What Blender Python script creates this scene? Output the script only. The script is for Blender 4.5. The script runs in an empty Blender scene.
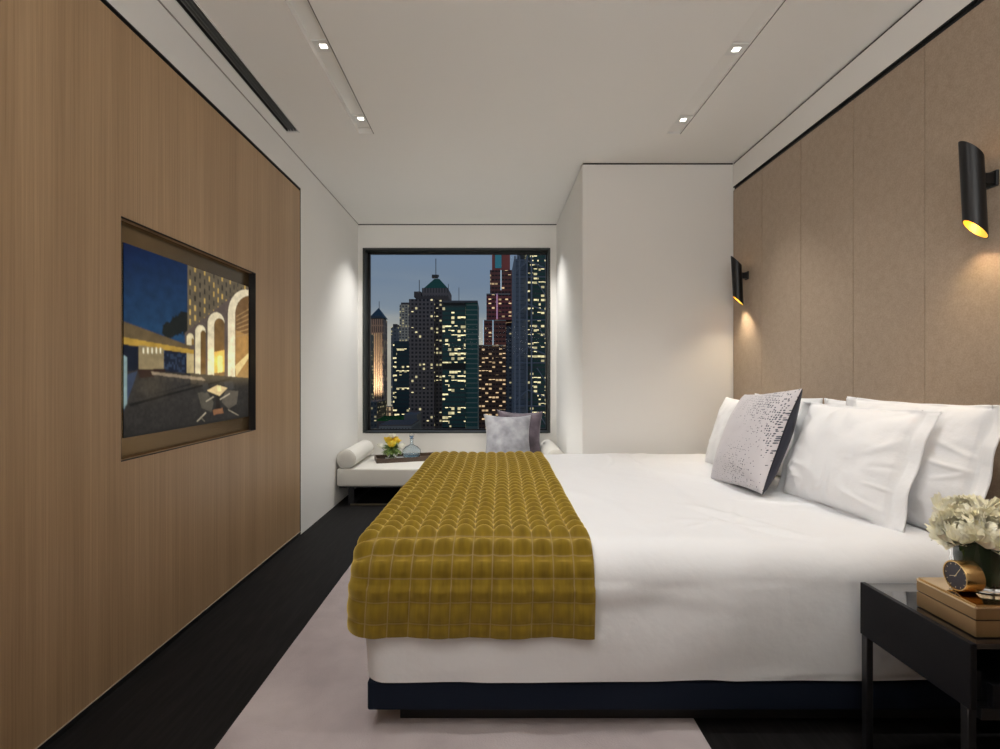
import bpy, bmesh, math, random
import numpy as np
from mathutils import Vector, Matrix, noise
random.seed(7)
PI = math.pi
SC = bpy.context.scene
COL = SC.collection
F, CX, CY, EYE = 500.0, 492.0, 374.0, 1.157

def at(px, py, Y):
    return Vector(((px-CX)/F*Y, Y, EYE-(py-CY)/F*Y))

# ------------------------------------------------------------------ materials
def new_mat(name):
    m = bpy.data.materials.new(name); m.use_nodes = True
    nt = m.node_tree
    return m, nt, nt.nodes['Principled BSDF']

def N(nt, typ, **kw):
    n = nt.nodes.new(typ)
    for k, v in kw.items():
        setattr(n, k, v)
    return n

def mat(name, col, rough=.5, metal=0, spec=None, sheen=0, bump=None, var=None, trans=0, ior=None, emit=None, es=0, coat=0, sheen_tint=None):
    m, nt, b = new_mat(name)
    b.inputs['Base Color'].default_value = (*col, 1)
    b.inputs['Roughness'].default_value = rough
    b.inputs['Metallic'].default_value = metal
    if spec is not None: b.inputs['Specular IOR Level'].default_value = spec
    if sheen:
        b.inputs['Sheen Weight'].default_value = sheen
        b.inputs['Sheen Roughness'].default_value = .35
        if sheen_tint: b.inputs['Sheen Tint'].default_value = (*sheen_tint, 1)
    if trans: b.inputs['Transmission Weight'].default_value = trans
    if ior: b.inputs['IOR'].default_value = ior
    if coat: b.inputs['Coat Weight'].default_value = coat
    if emit:
        b.inputs['Emission Color'].default_value = (*emit, 1)
        b.inputs['Emission Strength'].default_value = es
    tc = N(nt, 'ShaderNodeTexCoord')
    if bump:
        sc, st, dist = bump[:3]
        stretch = bump[3] if len(bump) > 3 else (1, 1, 1)
        mp = N(nt, 'ShaderNodeMapping'); mp.inputs['Scale'].default_value = stretch
        tx = N(nt, 'ShaderNodeTexNoise'); tx.inputs['Scale'].default_value = sc; tx.inputs['Detail'].default_value = 4
        bp = N(nt, 'ShaderNodeBump'); bp.inputs['Strength'].default_value = st; bp.inputs['Distance'].default_value = dist
        nt.links.new(tc.outputs['Object'], mp.inputs['Vector']); nt.links.new(mp.outputs[0], tx.inputs['Vector'])
        nt.links.new(tx.outputs['Fac'], bp.inputs['Height']); nt.links.new(bp.outputs[0], b.inputs['Normal'])
    if var:
        sc, col2, lo, hi = var[:4]
        stretch = var[4] if len(var) > 4 else (1, 1, 1)
        mp = N(nt, 'ShaderNodeMapping'); mp.inputs['Scale'].default_value = stretch
        tx = N(nt, 'ShaderNodeTexNoise'); tx.inputs['Scale'].default_value = sc; tx.inputs['Detail'].default_value = 6
        cr = N(nt, 'ShaderNodeValToRGB')
        cr.color_ramp.elements[0].position = lo; cr.color_ramp.elements[0].color = (*col, 1)
        cr.color_ramp.elements[1].position = hi; cr.color_ramp.elements[1].color = (*col2, 1)
        nt.links.new(tc.outputs['Object'], mp.inputs['Vector']); nt.links.new(mp.outputs[0], tx.inputs['Vector'])
        nt.links.new(tx.outputs['Fac'], cr.inputs['Fac']); nt.links.new(cr.outputs['Color'], b.inputs['Base Color'])
    return m

def mth(nt, op, a, b=None):
    n = N(nt, 'ShaderNodeMath', operation=op)
    for i, v in enumerate((a, b)):
        if v is None: continue
        if hasattr(v, 'links'): nt.links.new(v, n.inputs[i])
        else: n.inputs[i].default_value = v
    return n.outputs[0]

def mixc(nt, fac, a, b):
    n = N(nt, 'ShaderNodeMix', data_type='RGBA')
    if hasattr(fac, 'links'): nt.links.new(fac, n.inputs[0])
    else: n.inputs[0].default_value = fac
    for i, v in ((6, a), (7, b)):
        if hasattr(v, 'links'): nt.links.new(v, n.inputs[i])
        else: n.inputs[i].default_value = (*v, 1)
    return n.outputs[2]

def facade(name, wall, win, lit, cw, ch, ww, wh, frac, strength, band=0.0, seed=0.0, wall_rough=.6, win_rough=.25, darkband=None, wall2=None, uplight=None):
    """grid of windows, some of them lit from inside"""
    wall = tuple(min(.8, c*1.4) for c in wall); win = tuple(c*1.25 for c in win)
    m, nt, b = new_mat(name)
    tc = N(nt, 'ShaderNodeTexCoord'); sp = N(nt, 'ShaderNodeSeparateXYZ')
    nt.links.new(tc.outputs['Object'], sp.inputs[0])
    u = mth(nt, 'DIVIDE', mth(nt, 'ADD', sp.outputs[0], sp.outputs[1]), cw)
    v = mth(nt, 'DIVIDE', sp.outputs[2], ch)
    fu, fv = mth(nt, 'FRACT', u), mth(nt, 'FRACT', v)
    iu, iv = mth(nt, 'FLOOR', u), mth(nt, 'FLOOR', v)
    mu = mth(nt, 'LESS_THAN', mth(nt, 'ABSOLUTE', mth(nt, 'SUBTRACT', fu, .5)), ww/2)
    mv = mth(nt, 'LESS_THAN', mth(nt, 'ABSOLUTE', mth(nt, 'SUBTRACT', fv, .5)), wh/2)
    mask = mth(nt, 'MULTIPLY', mu, mv)
    cb = N(nt, 'ShaderNodeCombineXYZ'); nt.links.new(iu, cb.inputs[0]); nt.links.new(iv, cb.inputs[1]); cb.inputs[2].default_value = seed
    wn = N(nt, 'ShaderNodeTexWhiteNoise'); nt.links.new(cb.outputs[0], wn.inputs['Vector'])
    cb2 = N(nt, 'ShaderNodeCombineXYZ')
    nt.links.new(mth(nt, 'FLOOR', mth(nt, 'DIVIDE', u, 5.3)), cb2.inputs[0]); nt.links.new(iv, cb2.inputs[1]); cb2.inputs[2].default_value = seed+9
    wn2 = N(nt, 'ShaderNodeTexWhiteNoise'); nt.links.new(cb2.outputs[0], wn2.inputs['Vector'])
    r = mth(nt, 'ADD', mth(nt, 'MULTIPLY', wn.outputs['Value'], 1-band), mth(nt, 'MULTIPLY', wn2.outputs['Value'], band))
    litm = mth(nt, 'LESS_THAN', r, frac)
    cb3 = N(nt, 'ShaderNodeCombineXYZ'); nt.links.new(iv, cb3.inputs[0]); nt.links.new(iu, cb3.inputs[1]); cb3.inputs[2].default_value = seed+3
    wn3 = N(nt, 'ShaderNodeTexWhiteNoise'); nt.links.new(cb3.outputs[0], wn3.inputs['Vector'])
    # blinds half drawn: upper part of a lit window only, varying per window
    part = mth(nt, 'GREATER_THAN', fv, mth(nt, 'MULTIPLY', wn3.outputs['Value'], .75))
    e = mth(nt, 'MULTIPLY', mth(nt, 'MULTIPLY', mask, litm), mth(nt, 'MULTIPLY', part, mth(nt, 'ADD', mth(nt, 'MULTIPLY', wn3.outputs['Value'], strength), strength*.3)))
    if darkband:
        z0, z1, per = darkband
        fz = mth(nt, 'FRACT', mth(nt, 'DIVIDE', sp.outputs[2], per))
        db = mth(nt, 'MULTIPLY', mth(nt, 'GREATER_THAN', fz, z0), mth(nt, 'LESS_THAN', fz, z1))
        inv = mth(nt, 'SUBTRACT', 1.0, db)
        e = mth(nt, 'MULTIPLY', e, inv)
    wc = wall
    col = mixc(nt, mask, wc, win)
    if darkband: col = mixc(nt, db, col, (.004, .006, .008))
    nt.links.new(col, b.inputs['Base Color'])
    b.inputs['Roughness'].default_value = wall_rough
    b.inputs['Emission Color'].default_value = (*lit, 1)
    nt.links.new(e, b.inputs['Emission Strength'])
    return m

# ------------------------------------------------------------------ mesh builder
class MB:
    def __init__(s): s.v = []; s.f = []; s.uv = {}
    def add(s, vs, fs):
        o = len(s.v); s.v += [Vector(v) for v in vs]; s.f += [tuple(i+o for i in f) for f in fs]; return s
    def box(s, x0, x1, y0, y1, z0, z1):
        vs = [(x, y, z) for x in (x0, x1) for y in (y0, y1) for z in (z0, z1)]
        return s.add(vs, [(0,1,3,2),(4,6,7,5),(0,4,5,1),(2,3,7,6),(0,2,6,4),(1,5,7,3)])
    def bbox(s, x0, x1, y0, y1, z0, z1, r=.003, seg=2):
        bm = bmesh.new()
        bmesh.ops.create_cube(bm, size=1)
        for v in bm.verts:
            v.co = Vector(((x0+x1)/2+v.co.x*(x1-x0), (y0+y1)/2+v.co.y*(y1-y0), (z0+z1)/2+v.co.z*(z1-z0)))
        bmesh.ops.bevel(bm, geom=bm.edges[:], offset=r, segments=seg, affect='EDGES', profile=.5)
        bm.verts.index_update()
        s.add([v.co.copy() for v in bm.verts], [tuple(v.index for v in f.verts) for f in bm.faces]); bm.free(); return s
    def xform(s, M, start=0):
        for i in range(start, len(s.v)): s.v[i] = M @ s.v[i]
        return s
    def grid(s, fn, nu, nv, flip=False, wrapu=False):
        o = len(s.v)
        cols = nu if wrapu else nu+1
        for i in range(cols):
            for j in range(nv+1):
                s.v.append(Vector(fn(i/nu, j/nv)))
        for i in range(nu):
            for j in range(nv):
                a = o+i*(nv+1)+j; b = o+((i+1) % cols)*(nv+1)+j
                q = (a, b, b+1, a+1)
                s.f.append(q[::-1] if flip else q)
        return s
    def lathe(s, prof, c=(0,0,0), n=32):
        """prof: list of (r,z)"""
        m = len(prof)-1
        def fn(u, v):
            r, z = prof[round(v*m)]
            a = u*2*PI
            return (c[0]+r*math.cos(a), c[1]+r*math.sin(a), c[2]+z)
        return s.grid(fn, n, m, wrapu=True)
    def tube(s, pts, r, n=10, cap=True):
        pts = [Vector(p) for p in pts]
        rs = r if isinstance(r, (list, tuple)) else [r]*len(pts)
        o = len(s.v); up = Vector((0, 0, 1))
        for i, p in enumerate(pts):
            d = (pts[min(i+1, len(pts)-1)]-pts[max(i-1, 0)]).normalized()
            a = d.cross(up)
            if a.length < 1e-3: a = d.cross(Vector((1, 0, 0)))
            a.normalize(); b = d.cross(a)
            for k in range(n):
                t = 2*PI*k/n
                s.v.append(p+a*math.cos(t)*rs[i]+b*math.sin(t)*rs[i])
        for i in range(len(pts)-1):
            for k in range(n):
                s.f.append((o+i*n+k, o+i*n+(k+1) % n, o+(i+1)*n+(k+1) % n, o+(i+1)*n+k))
        if cap:
            s.f.append(tuple(o+k for k in range(n))[::-1]); s.f.append(tuple(o+(len(pts)-1)*n+k for k in range(n)))
        return s
    def build(s, name, m, parent=None, smooth=False, angle=None):
        if parent:
            org = parent['_w'] if '_w' in parent.keys() else parent.location
            org = Vector(org)
        else:
            lo = Vector([min(v[i] for v in s.v) for i in range(3)]); hi = Vector([max(v[i] for v in s.v) for i in range(3)])
            org = Vector(((lo.x+hi.x)/2, (lo.y+hi.y)/2, lo.z))
        me = bpy.data.meshes.new(name)
        me.from_pydata([tuple(v-org) for v in s.v], [], s.f)
        me.materials.append(m)
        bm = bmesh.new(); bm.from_mesh(me); bmesh.ops.recalc_face_normals(bm, faces=bm.faces[:]); bm.to_mesh(me); bm.free()
        if smooth:
            me.polygons.foreach_set('use_smooth', [True]*len(me.polygons))
            if angle: 
                try: me.set_sharp_from_angle(angle=math.radians(angle))
                except Exception: pass
        me.update()
        o = bpy.data.objects.new(name, me); COL.objects.link(o)
        o['_w'] = tuple(org)
        if parent: o.parent = parent
        else: o.location = org
        return o

def tag(o, label, cat, group=None, kind=None):
    o['label'] = label; o['category'] = cat
    if group: o['group'] = group
    if kind: o['kind'] = kind
    return o
def thing(name, loc, label, cat, group=None):
    e = bpy.data.objects.new(name, None); e.empty_display_size = .05; COL.objects.link(e); e.location = loc; e['_w'] = tuple(loc)
    return tag(e, label, cat, group)
def struct(o, label=None, cat=None):
    o['kind'] = 'structure'
    if label: o['label'] = label
    if cat: o['category'] = cat
    return o
def copy_tree(o, parent=None, dz=None):
    c = o.copy(); COL.objects.link(c); c.parent = parent
    for ch in list(o.children): copy_tree(ch, c)
    return c
def nz(x, y, z): return noise.noise(Vector((x, y, z)))

# ------------------------------------------------------------------ shared materials
M = {}
M['plaster'] = mat('white_plaster', (.78, .765, .735), .75, bump=(60, .05, .002))
M['ceiling'] = mat('ceiling_paint', (.80, .785, .755), .85, bump=(40, .03, .002))
M['black'] = mat('black_shadow_gap', (.006, .006, .007), .6)
M['blackmetal'] = mat('black_metal', (.012, .012, .013), .38, metal=.3)
M['bronze_frame'] = mat('window_frame_metal', (.045, .05, .048), .45, metal=.4)
M['white_trim'] = mat('white_fixture', (.7, .7, .68), .5)
M['sheet'] = mat('white_cotton', (.79, .795, .81), .8, sheen=.15, bump=(9, .25, .02))
M['pillow'] = mat('pillow_cotton', (.83, .83, .84), .8, sheen=.2, bump=(14, .35, .012))
M['navy'] = mat('navy_upholstery', (.008, .013, .026), .85, spec=.15, bump=(300, .2, .001))
M['gold'] = mat('brushed_gold', (.75, .50, .22), .25, metal=1)
M['glass'] = mat('clear_glass', (.95, .97, .97), .02, trans=1, ior=1.45)
M['leaf'] = mat('green_leaf', (.035, .10, .02), .5, var=(12, (.09, .2, .04), .35, .7))
M['darkleaf'] = mat('dark_green_leaf', (.01, .035, .012), .45, var=(20, (.02, .07, .02), .35, .7))
M['stem'] = mat('green_stem', (.06, .14, .03), .5)

def wood_mat(name, c1, c2, axis='z', rough=.42, scale=1.0):
    m, nt, b = new_mat(name)
    tc = N(nt, 'ShaderNodeTexCoord'); mp = N(nt, 'ShaderNodeMapping')
    mp.inputs['Scale'].default_value = (90*scale, 90*scale, .8*scale) if axis == 'z' else (.8*scale, 90*scale, 90*scale)
    t1 = N(nt, 'ShaderNodeTexNoise'); t1.inputs['Scale'].default_value = 1.6; t1.inputs['Detail'].default_value = 5; t1.inputs['Roughness'].default_value = .7
    nt.links.new(tc.outputs['Object'], mp.inputs[0]); nt.links.new(mp.outputs[0], t1.inputs['Vector'])
    mp2 = N(nt, 'ShaderNodeMapping'); mp2.inputs['Scale'].default_value = (5*scale, 5*scale, .12*scale) if axis == 'z' else (.12, 5, 5)
    t2 = N(nt, 'ShaderNodeTexNoise'); t2.inputs['Scale'].default_value = 1.5; t2.inputs['Detail'].default_value = 2
    nt.links.new(tc.outputs['Object'], mp2.inputs[0]); nt.links.new(mp2.outputs[0], t2.inputs['Vector'])
    f = mth(nt, 'ADD', mth(nt, 'MULTIPLY', t1.outputs['Fac'], .65), mth(nt, 'MULTIPLY', t2.outputs['Fac'], .35))
    cr = N(nt, 'ShaderNodeValToRGB')
    cr.color_ramp.elements[0].position = .36; cr.color_ramp.elements[0].color = (*c1, 1)
    cr.color_ramp.elements[1].position = .66; cr.color_ramp.elements[1].color = (*c2, 1)
    nt.links.new(f, cr.inputs[0]); nt.links.new(cr.outputs[0], b.inputs['Base Color'])
    b.inputs['Roughness'].default_value = rough
    bp = N(nt, 'ShaderNodeBump'); bp.inputs['Strength'].default_value = .12; bp.inputs['Distance'].default_value = .001
    nt.links.new(t1.outputs['Fac'], bp.inputs['Height']); nt.links.new(bp.outputs[0], b.inputs['Normal'])
    return m
M['veneer'] = wood_mat('brown_wood_veneer', (.305, .190, .098), (.475, .318, .178))
M['floorwood'] = mat('black_floor', (.007, .0065, .0065), .7, spec=.15, var=(6, (.013, .012, .012), .4, .7, (12, 1, 1)), bump=(20, .1, .001, (12, 1, 1)))
M['traywood'] = wood_mat('dark_tray_wood', (.05, .03, .02), (.13, .085, .055), 'x')

# fabric of the headboard wall
def fabric(name, c1, c2, s=500):
    m, nt, b = new_mat(name)
    tc = N(nt, 'ShaderNodeTexCoord')
    tx = N(nt, 'ShaderNodeTexNoise'); tx.inputs['Scale'].default_value = s*.35; tx.inputs['Detail'].default_value = 3
    nt.links.new(tc.outputs['Object'], tx.inputs[0])
    t2 = N(nt, 'ShaderNodeTexNoise'); t2.inputs['Scale'].default_value = 28; t2.inputs['Detail'].default_value = 8; t2.inputs['Roughness'].default_value = .8
    nt.links.new(tc.outputs['Object'], t2.inputs[0])
    f = mth(nt, 'ADD', mth(nt, 'MULTIPLY', tx.outputs['Fac'], .5), mth(nt, 'MULTIPLY', t2.outputs['Fac'], .5))
    cr = N(nt, 'ShaderNodeValToRGB')
    cr.color_ramp.elements[0].position = .38; cr.color_ramp.elements[0].color = (*c1, 1)
    cr.color_ramp.elements[1].position = .62; cr.color_ramp.elements[1].color = (*c2, 1)
    nt.links.new(f, cr.inputs[0]); nt.links.new(cr.outputs[0], b.inputs['Base Color'])
    b.inputs['Roughness'].default_value = .7
    b.inputs['Sheen Weight'].default_value = .2
    bp = N(nt, 'ShaderNodeBump'); bp.inputs['Strength'].default_value = .3; bp.inputs['Distance'].default_value = .001
    nt.links.new(tx.outputs['Fac'], bp.inputs['Height']); nt.links.new(bp.outputs[0], b.inputs['Normal'])
    return m
M['wallfabric'] = fabric('taupe_wall_leather', (.30, .222, .155), (.40, .305, .22))
M['daybed'] = mat('daybed_white_upholstery', (.70, .675, .62), .8, sheen=.15, bump=(200, .15, .001))

# ------------------------------------------------------------------ room
XL, XR, YF, YC, ZC = -1.378, 1.762, 5.143, 3.656, 2.70
YB = -2.2
struct(MB().box(XL-.2, XR+.2, YB-.2, YF+.2, -.1, 0).build('floor', M['floorwood']), 'black stained floor', 'floor')

# ceiling with slots
xs = [XL-.2, -1.305, -1.232, -.86, -.757, 1.118, 1.212, XR+.2]
ys = [YB-.2, -1.5, 3.19, 3.212, YF+.2]
holes = {(1, 1), (3, 1), (3, 2), (5, 1), (5, 2)}
b = MB()
for i in range(len(xs)-1):
    for j in range(len(ys)-1):
        if (i, j) in holes: continue
        b.box(xs[i], xs[i+1], ys[j], ys[j+1], ZC, ZC+.05)
# roof over the slots
b.box(XL-.2, XR+.2, YB-.2, YF+.2, ZC+.052, ZC+.1)
struct(b.build('ceiling', M['ceiling']), 'plain off white ceiling with recessed slots', 'ceiling')
# trough liners
def liner(x0, x1, y0, y1, d, m, name):
    b = MB(); t = .004
    b.box(x0, x1, y0, y1, ZC+d, ZC+d+.002)
    b.box(x0-.0, x0+t, y0, y1, ZC-.001, ZC+d); b.box(x1-t, x1, y0, y1, ZC-.001, ZC+d)
    b.box(x0, x1, y0, y0+t, ZC-.001, ZC+d); b.box(x0, x1, y1-t, y1, ZC-.001, ZC+d)
    return struct(b.build(name, m))
liner(-.86, -.757, -1.5, 3.212, .035, M['plaster'], 'trim_1')
liner(1.118, 1.212, -1.5, 3.212, .012, M['plaster'], 'trim_2')

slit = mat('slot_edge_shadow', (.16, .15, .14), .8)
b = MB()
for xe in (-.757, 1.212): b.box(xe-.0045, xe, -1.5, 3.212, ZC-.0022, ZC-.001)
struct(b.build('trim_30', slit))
# walls
b = MB().box(XL-.2, XL-.06, YB, YF, 0, ZC)                      # backing
b.box(XL-.06, XL, 3.604, YF, 0, ZC)                             # white part
b.box(XL-.06, XL, YB, 3.604, 2.494, ZC)                         # strip above the veneer
struct(b.build('wall_left', M['plaster']), 'white wall left of the window and above the wood veneer', 'wall')
b = MB().box(XL-.062, XL-.045, YB, 3.602, 0, 2.490).box(XL-.045, XL-.001, YB, 3.602, 2.487, 2.4935).box(XL-.045, XL-.001, 3.599, 3.6035, 0, 2.487)
struct(b.build('trim_3', M['black']))
# veneer panel with the opening for the television
ty0, ty1, tz0, tz1 = 1.857, 2.919, .83, 1.745
b = MB()
b.box(XL-.045, XL, YB, ty0, .024, 2.471); b.box(XL-.045, XL, ty1, 3.586, .024, 2.471)
b.box(XL-.045, XL, ty0, ty1, .024, tz0); b.box(XL-.045, XL, ty0, ty1, tz1, 2.471)
wp = b.build('trim_4', M['veneer']); struct(wp, 'brown wood veneer wall panelling', 'wall panelling')
struct(MB().box(XL-.045, XL-.002, YB, 3.602, 0, .02).build('baseboard_left', M['black']))
struct(MB().box(XL-.01, XL+.003, YB, 3.594, .024, .027).build('trim_5', mat('edge_strip', (.45, .38, .3), .4)))

# right side: strip above, fabric panels
b = MB().box(XR+.03, XR+.2, YB, YC, 0, ZC-.012).box(XR, XR+.03, YB, YC, 2.526, ZC-.014)
struct(b.build('wall_right', M['plaster']), 'white wall strip above the taupe headboard panels', 'wall')
struct(MB().box(XR+.012, XR+.03, YB, YC, 0, 2.522).box(XR+.001, XR+.012, YB, YC, 2.518, 2.5255).build('trim_6', M['black']))
seams = [YB, -1.66, -1.25, -.84, -.43, -.02, .395, .805, 1.215, 1.625, 2.035, 2.437, 2.85, 3.26, YC-.008]
for k in range(len(seams)-1):
    p = MB().bbox(XR-.002, XR+.012, seams[k]+.0012, seams[k+1]-.0012, .02, 2.494, .002, 1).build('trim_%d' % (9+k), M['wallfabric'])
    p['kind'] = 'structure'
struct(MB().box(XR-.004, XR+.012, YB, YC, 0, .02).build('baseboard_right', M['black']))
# column block
b = MB().box(.662, XR+.2, YC, YF+.2, 0, ZC-.012)
struct(b.build('wall_column', M['plaster']), 'white projecting wall block between bed and window alcove', 'wall')
b = MB()
b.box(.668, XR, YC+.004, YC+.05, ZC-.012, ZC)
b.box(.668, .72, YC+.004, YF, ZC-.012, ZC)
b.box(XL+.0, .668, YF+.004, YF+.05, ZC-.012, ZC)
b.box(XR+.008, XR+.05, YB, YC, ZC-.014, ZC).box(XR+.001, XR+.008, YB, YC, ZC-.014, ZC-.0135)
struct(b.build('trim_7', M['black']))
# dark strip painting the shadow line where the ceiling meets the left wall
struct(MB().box(XL, XL+.006, YB, YF, ZC-.004, ZC).build('trim_8', mat('corner_shade', (.3, .28, .26), .6)))
# window wall
wx0, wx1, wz0, wz1 = -1.327, .597, .55, 2.453
b = MB()
b.box(XL-.2, wx0, YF, YF+.2, 0, ZC-.012); b.box(wx1, .70, YF, YF+.2, 0, ZC-.012)
b.box(wx0, wx1, YF, YF+.2, 0, wz0); b.box(wx0, wx1, YF, YF+.2, wz1, ZC-.012)
struct(b.build('wall_back', M['plaster']), 'white wall around the window', 'wall')
struct(MB().box(XL-.2, XR+.2, YB-.2, YB, 0, ZC).build('wall_front', M['plaster']))
# window
W = bpy.data.objects.new('window_1', None); COL.objects.link(W); W.location = ((wx0+wx1)/2, YF, wz0); W['_w'] = tuple(W.location)
struct(W, 'large square picture window with slim black frame and city view', 'window')
b = MB(); t = .022; y0, y1 = YF-.006, YF+.13
b.box(wx0-.002, wx0+t, y0, y1, wz0, wz1); b.box(wx1-t, wx1+.002, y0, y1, wz0, wz1)
b.box(wx0+t, wx1-t, y0, y1, wz1-t, wz1); b.box(wx0+t, wx1-t, y0, y1, wz0-.002, wz0+.016)
b.build('window_frame', M['bronze_frame'], W)
b = MB(); s = .028
b.box(wx0+t, wx0+t+s, YF+.10, y1, wz0+.016, wz1-t); b.box(wx1-t-.012, wx1-t, YF+.10, y1, wz0+.016, wz1-t)
b.box(wx0+t, wx1-t, YF+.10, y1, wz1-t-.018, wz1-t); b.box(wx0+t, wx1-t, YF+.10, y1, wz0+.016, wz0+.03)
b.build('window_frame', M['blackmetal'], W)
m, nt, bs = new_mat('window_glass')
nt.nodes.remove(bs); out = nt.nodes['Material Output']
tr = N(nt, 'ShaderNodeBsdfTransparent'); tr.inputs[0].default_value = (.93, .95, .96, 1)
gl = N(nt, 'ShaderNodeBsdfGlossy'); gl.inputs['Roughness'].default_value = .0
mx = N(nt, 'ShaderNodeMixShader'); mx.inputs[0].default_value = .0006
nt.links.new(tr.outputs[0], mx.inputs[1]); nt.links.new(gl.outputs[0], mx.inputs[2]); nt.links.new(mx.outputs[0], out.inputs[0])
MB().box(wx0+t, wx1-t, YF+.112, YF+.118, wz0+.016, wz1-t).build('window_pane', m, W)

# linear air grille
g = thing('ceiling_vent', (-1.2685, .85, ZC), 'long black linear air grille set in the ceiling by the wood wall', 'vent')
b = MB().box(-1.305, -1.232, -1.5, 3.19, ZC+.046, ZC+.05)
b.box(-1.305, -1.303, -1.5, 3.19, ZC, ZC+.046).box(-1.234, -1.232, -1.5, 3.19, ZC, ZC+.046)
b.build('housing', M['black'], g)
b = MB()
for k in range(1, 4):
    x = -1.305+.073*k/4
    b.box(x-.0016, x+.0016, -1.5, 3.18, ZC+.002, ZC+.02)
b.build('slat', mat('grille_slat', (.22, .22, .22), .4, metal=.5), g)
b = MB().box(-1.310, -1.305, -1.5, 3.195, ZC-.003, ZC+.001).box(-1.232, -1.227, -1.5, 3.195, ZC-.003, ZC+.001).box(-1.31, -1.227, 3.178, 3.195, ZC-.003, ZC+.001)
b.build('frame', M['white_trim'], g)

# downlights in the slots
M['lamp'] = mat('downlight_lens', (1, 1, 1), .3, emit=(1, .93, .82), es=7)
spots = [(-.8085, 3.08, 'L', 'far'), (-.8085, 2.40, 'L', 'near'), (1.165, 3.045, 'R', 'far'), (1.165, 2.385, 'R', 'near')]
def downlight(x, y, zt, label):
    e = thing('ceiling_downlight', (x, y, zt), label, 'downlight', 'square downlights in the ceiling slots')
    b = MB(); s = .043; q = .017
    for a in ((x-s, x-q, y-s, y+s), (x+q, x+s, y-s, y+s), (x-q, x+q, y-s, y-q), (x-q, x+q, y+q, y+s)):
        b.box(a[0], a[1], a[2], a[3], zt-.006, zt)
    b.build('trim_plate', M['white_trim'], e)
    MB().box(x-q, x+q, y-q, y+q, zt-.003, zt-.001).build('lens', M['lamp'], e)
    return e
for x, y, sd, nf in spots:
    zt = ZC+.035 if sd == 'L' else ZC+.010
    downlight(x, y, zt, ('nearer' if nf == 'near' else 'farther') + ' square downlight in the ceiling slot on the ' + ('wood wall side' if sd == 'L' else 'bed side'))

# ------------------------------------------------------------------ lights
def spot(name, loc, target, power, size, blend=.6, col=(1, .87, .72), rad=.03):
    l = bpy.data.lights.new(name, 'SPOT'); l.energy = power; l.spot_size = math.radians(size); l.spot_blend = blend; l.color = col; l.shadow_soft_size = rad
    o = bpy.data.objects.new(name, l); COL.objects.link(o); o.location = loc
    d = Vector(target)-Vector(loc); o.rotation_euler = d.to_track_quat('-Z', 'Y').to_euler(); return o
def area(name, loc, target, power, sx, sy, col=(1, .87, .72)):
    l = bpy.data.lights.new(name, 'AREA'); l.energy = power; l.shape = 'RECTANGLE'; l.size = sx; l.size_y = sy; l.color = col
    o = bpy.data.objects.new(name, l); COL.objects.link(o); o.location = loc
    d = Vector(target)-Vector(loc); o.rotation_euler = d.to_track_quat('-Z', 'Y').to_euler(); return o
WARM = (1, .98, .955)
for x in (-.88, .22): spot('alcove_fill', (x, 4.80, 2.685), (x, 4.80, 0), 92, 100, 1.0, (1, .975, .93), .012)  # added spots without fixtures, brightening the daybed alcove
for x, y, sd, nf in spots:
    z = ZC-.005
    if (sd, nf) == ('L', 'far'):
        spot('slot_spot', (x, y, z), (x+.3, y, 0), 25, 80, .9, WARM)
    elif (sd, nf) == ('L', 'near'):
        spot('slot_spot', (x, y, z), (x+.35, y+.1, 0), 19, 95, .9, WARM)
    elif (sd, nf) == ('R', 'far'):
        spot('slot_spot', (x, y, z), (x-.2, y-.35, 0), 13, 76, .9, WARM)
        spot('slot_spot', (x, y, z), (XR-.02, 2.78, .50), 38, 56, 1.0, (1, .95, .87))
    else:
        spot('slot_spot', (x, y, z), (x-.2, y+.1, 0), 21, 95, .9, WARM)
spot('slot_spot', (-.8085, 1.3, ZC-.005), (.95, 2.0, .6), 58, 88, 1.0, WARM)
spot('slot_spot', (1.165, 1.3, ZC-.005), (.58, 2.0, 0), 34, 100, .9, WARM)
spot('slot_spot', (-.8085, .3, ZC-.005), (.1, 1.7, .3), 34, 80, 1.0, WARM)
# added fill light hidden behind the bed, brightening the alcove from below
area('hidden_fill', (-.02, 3.98, .22), (-.10, 4.02, 2), 8, .7, .25, (1, .975, .93))
# added unseen fill light behind the camera, washing the ceiling
area('rear_fill', (.1, -.7, 1.95), (.1, .0, 2.95), 50, 2.4, 1.2, (1, .985, .96))

# ------------------------------------------------------------------ television
XT = XL-.040
tv = thing('television', (XT, (ty0+ty1)/2, tz0), 'flush bronze-framed television in the wood wall showing a courtyard at dusk', 'television')
b = MB()
bx = (XT-.004, XT)
MB().box(XT-.006, XT, ty0, ty1, tz0, tz1).build('glass_panel', mat('bronze_mirror_glass', (.22, .145, .07), .22, metal=.75), tv)
b = MB(); e = .003
b.box(XT-.006, XL-.001, ty0, ty0+e, tz0, tz1); b.box(XT-.006, XL-.001, ty1-e, ty1, tz0, tz1)
b.box(XL-.012, XL-.001, ty0+e, ty1-e, tz0, tz0+e); b.box(XL-.012, XL-.001, ty0+e, ty1-e, tz1-e, tz1)
b.build('frame', M['black'], tv)
# the picture on the screen: painted colours on a fine grid
def SY(px): return -XT*F/(CX-px)
sy0, sy1 = 1.921, 2.905
sz0, sz1 = .910, 1.663
GW, GH = 340, 260
img = np.zeros((GH, GW, 3)); 
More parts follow.
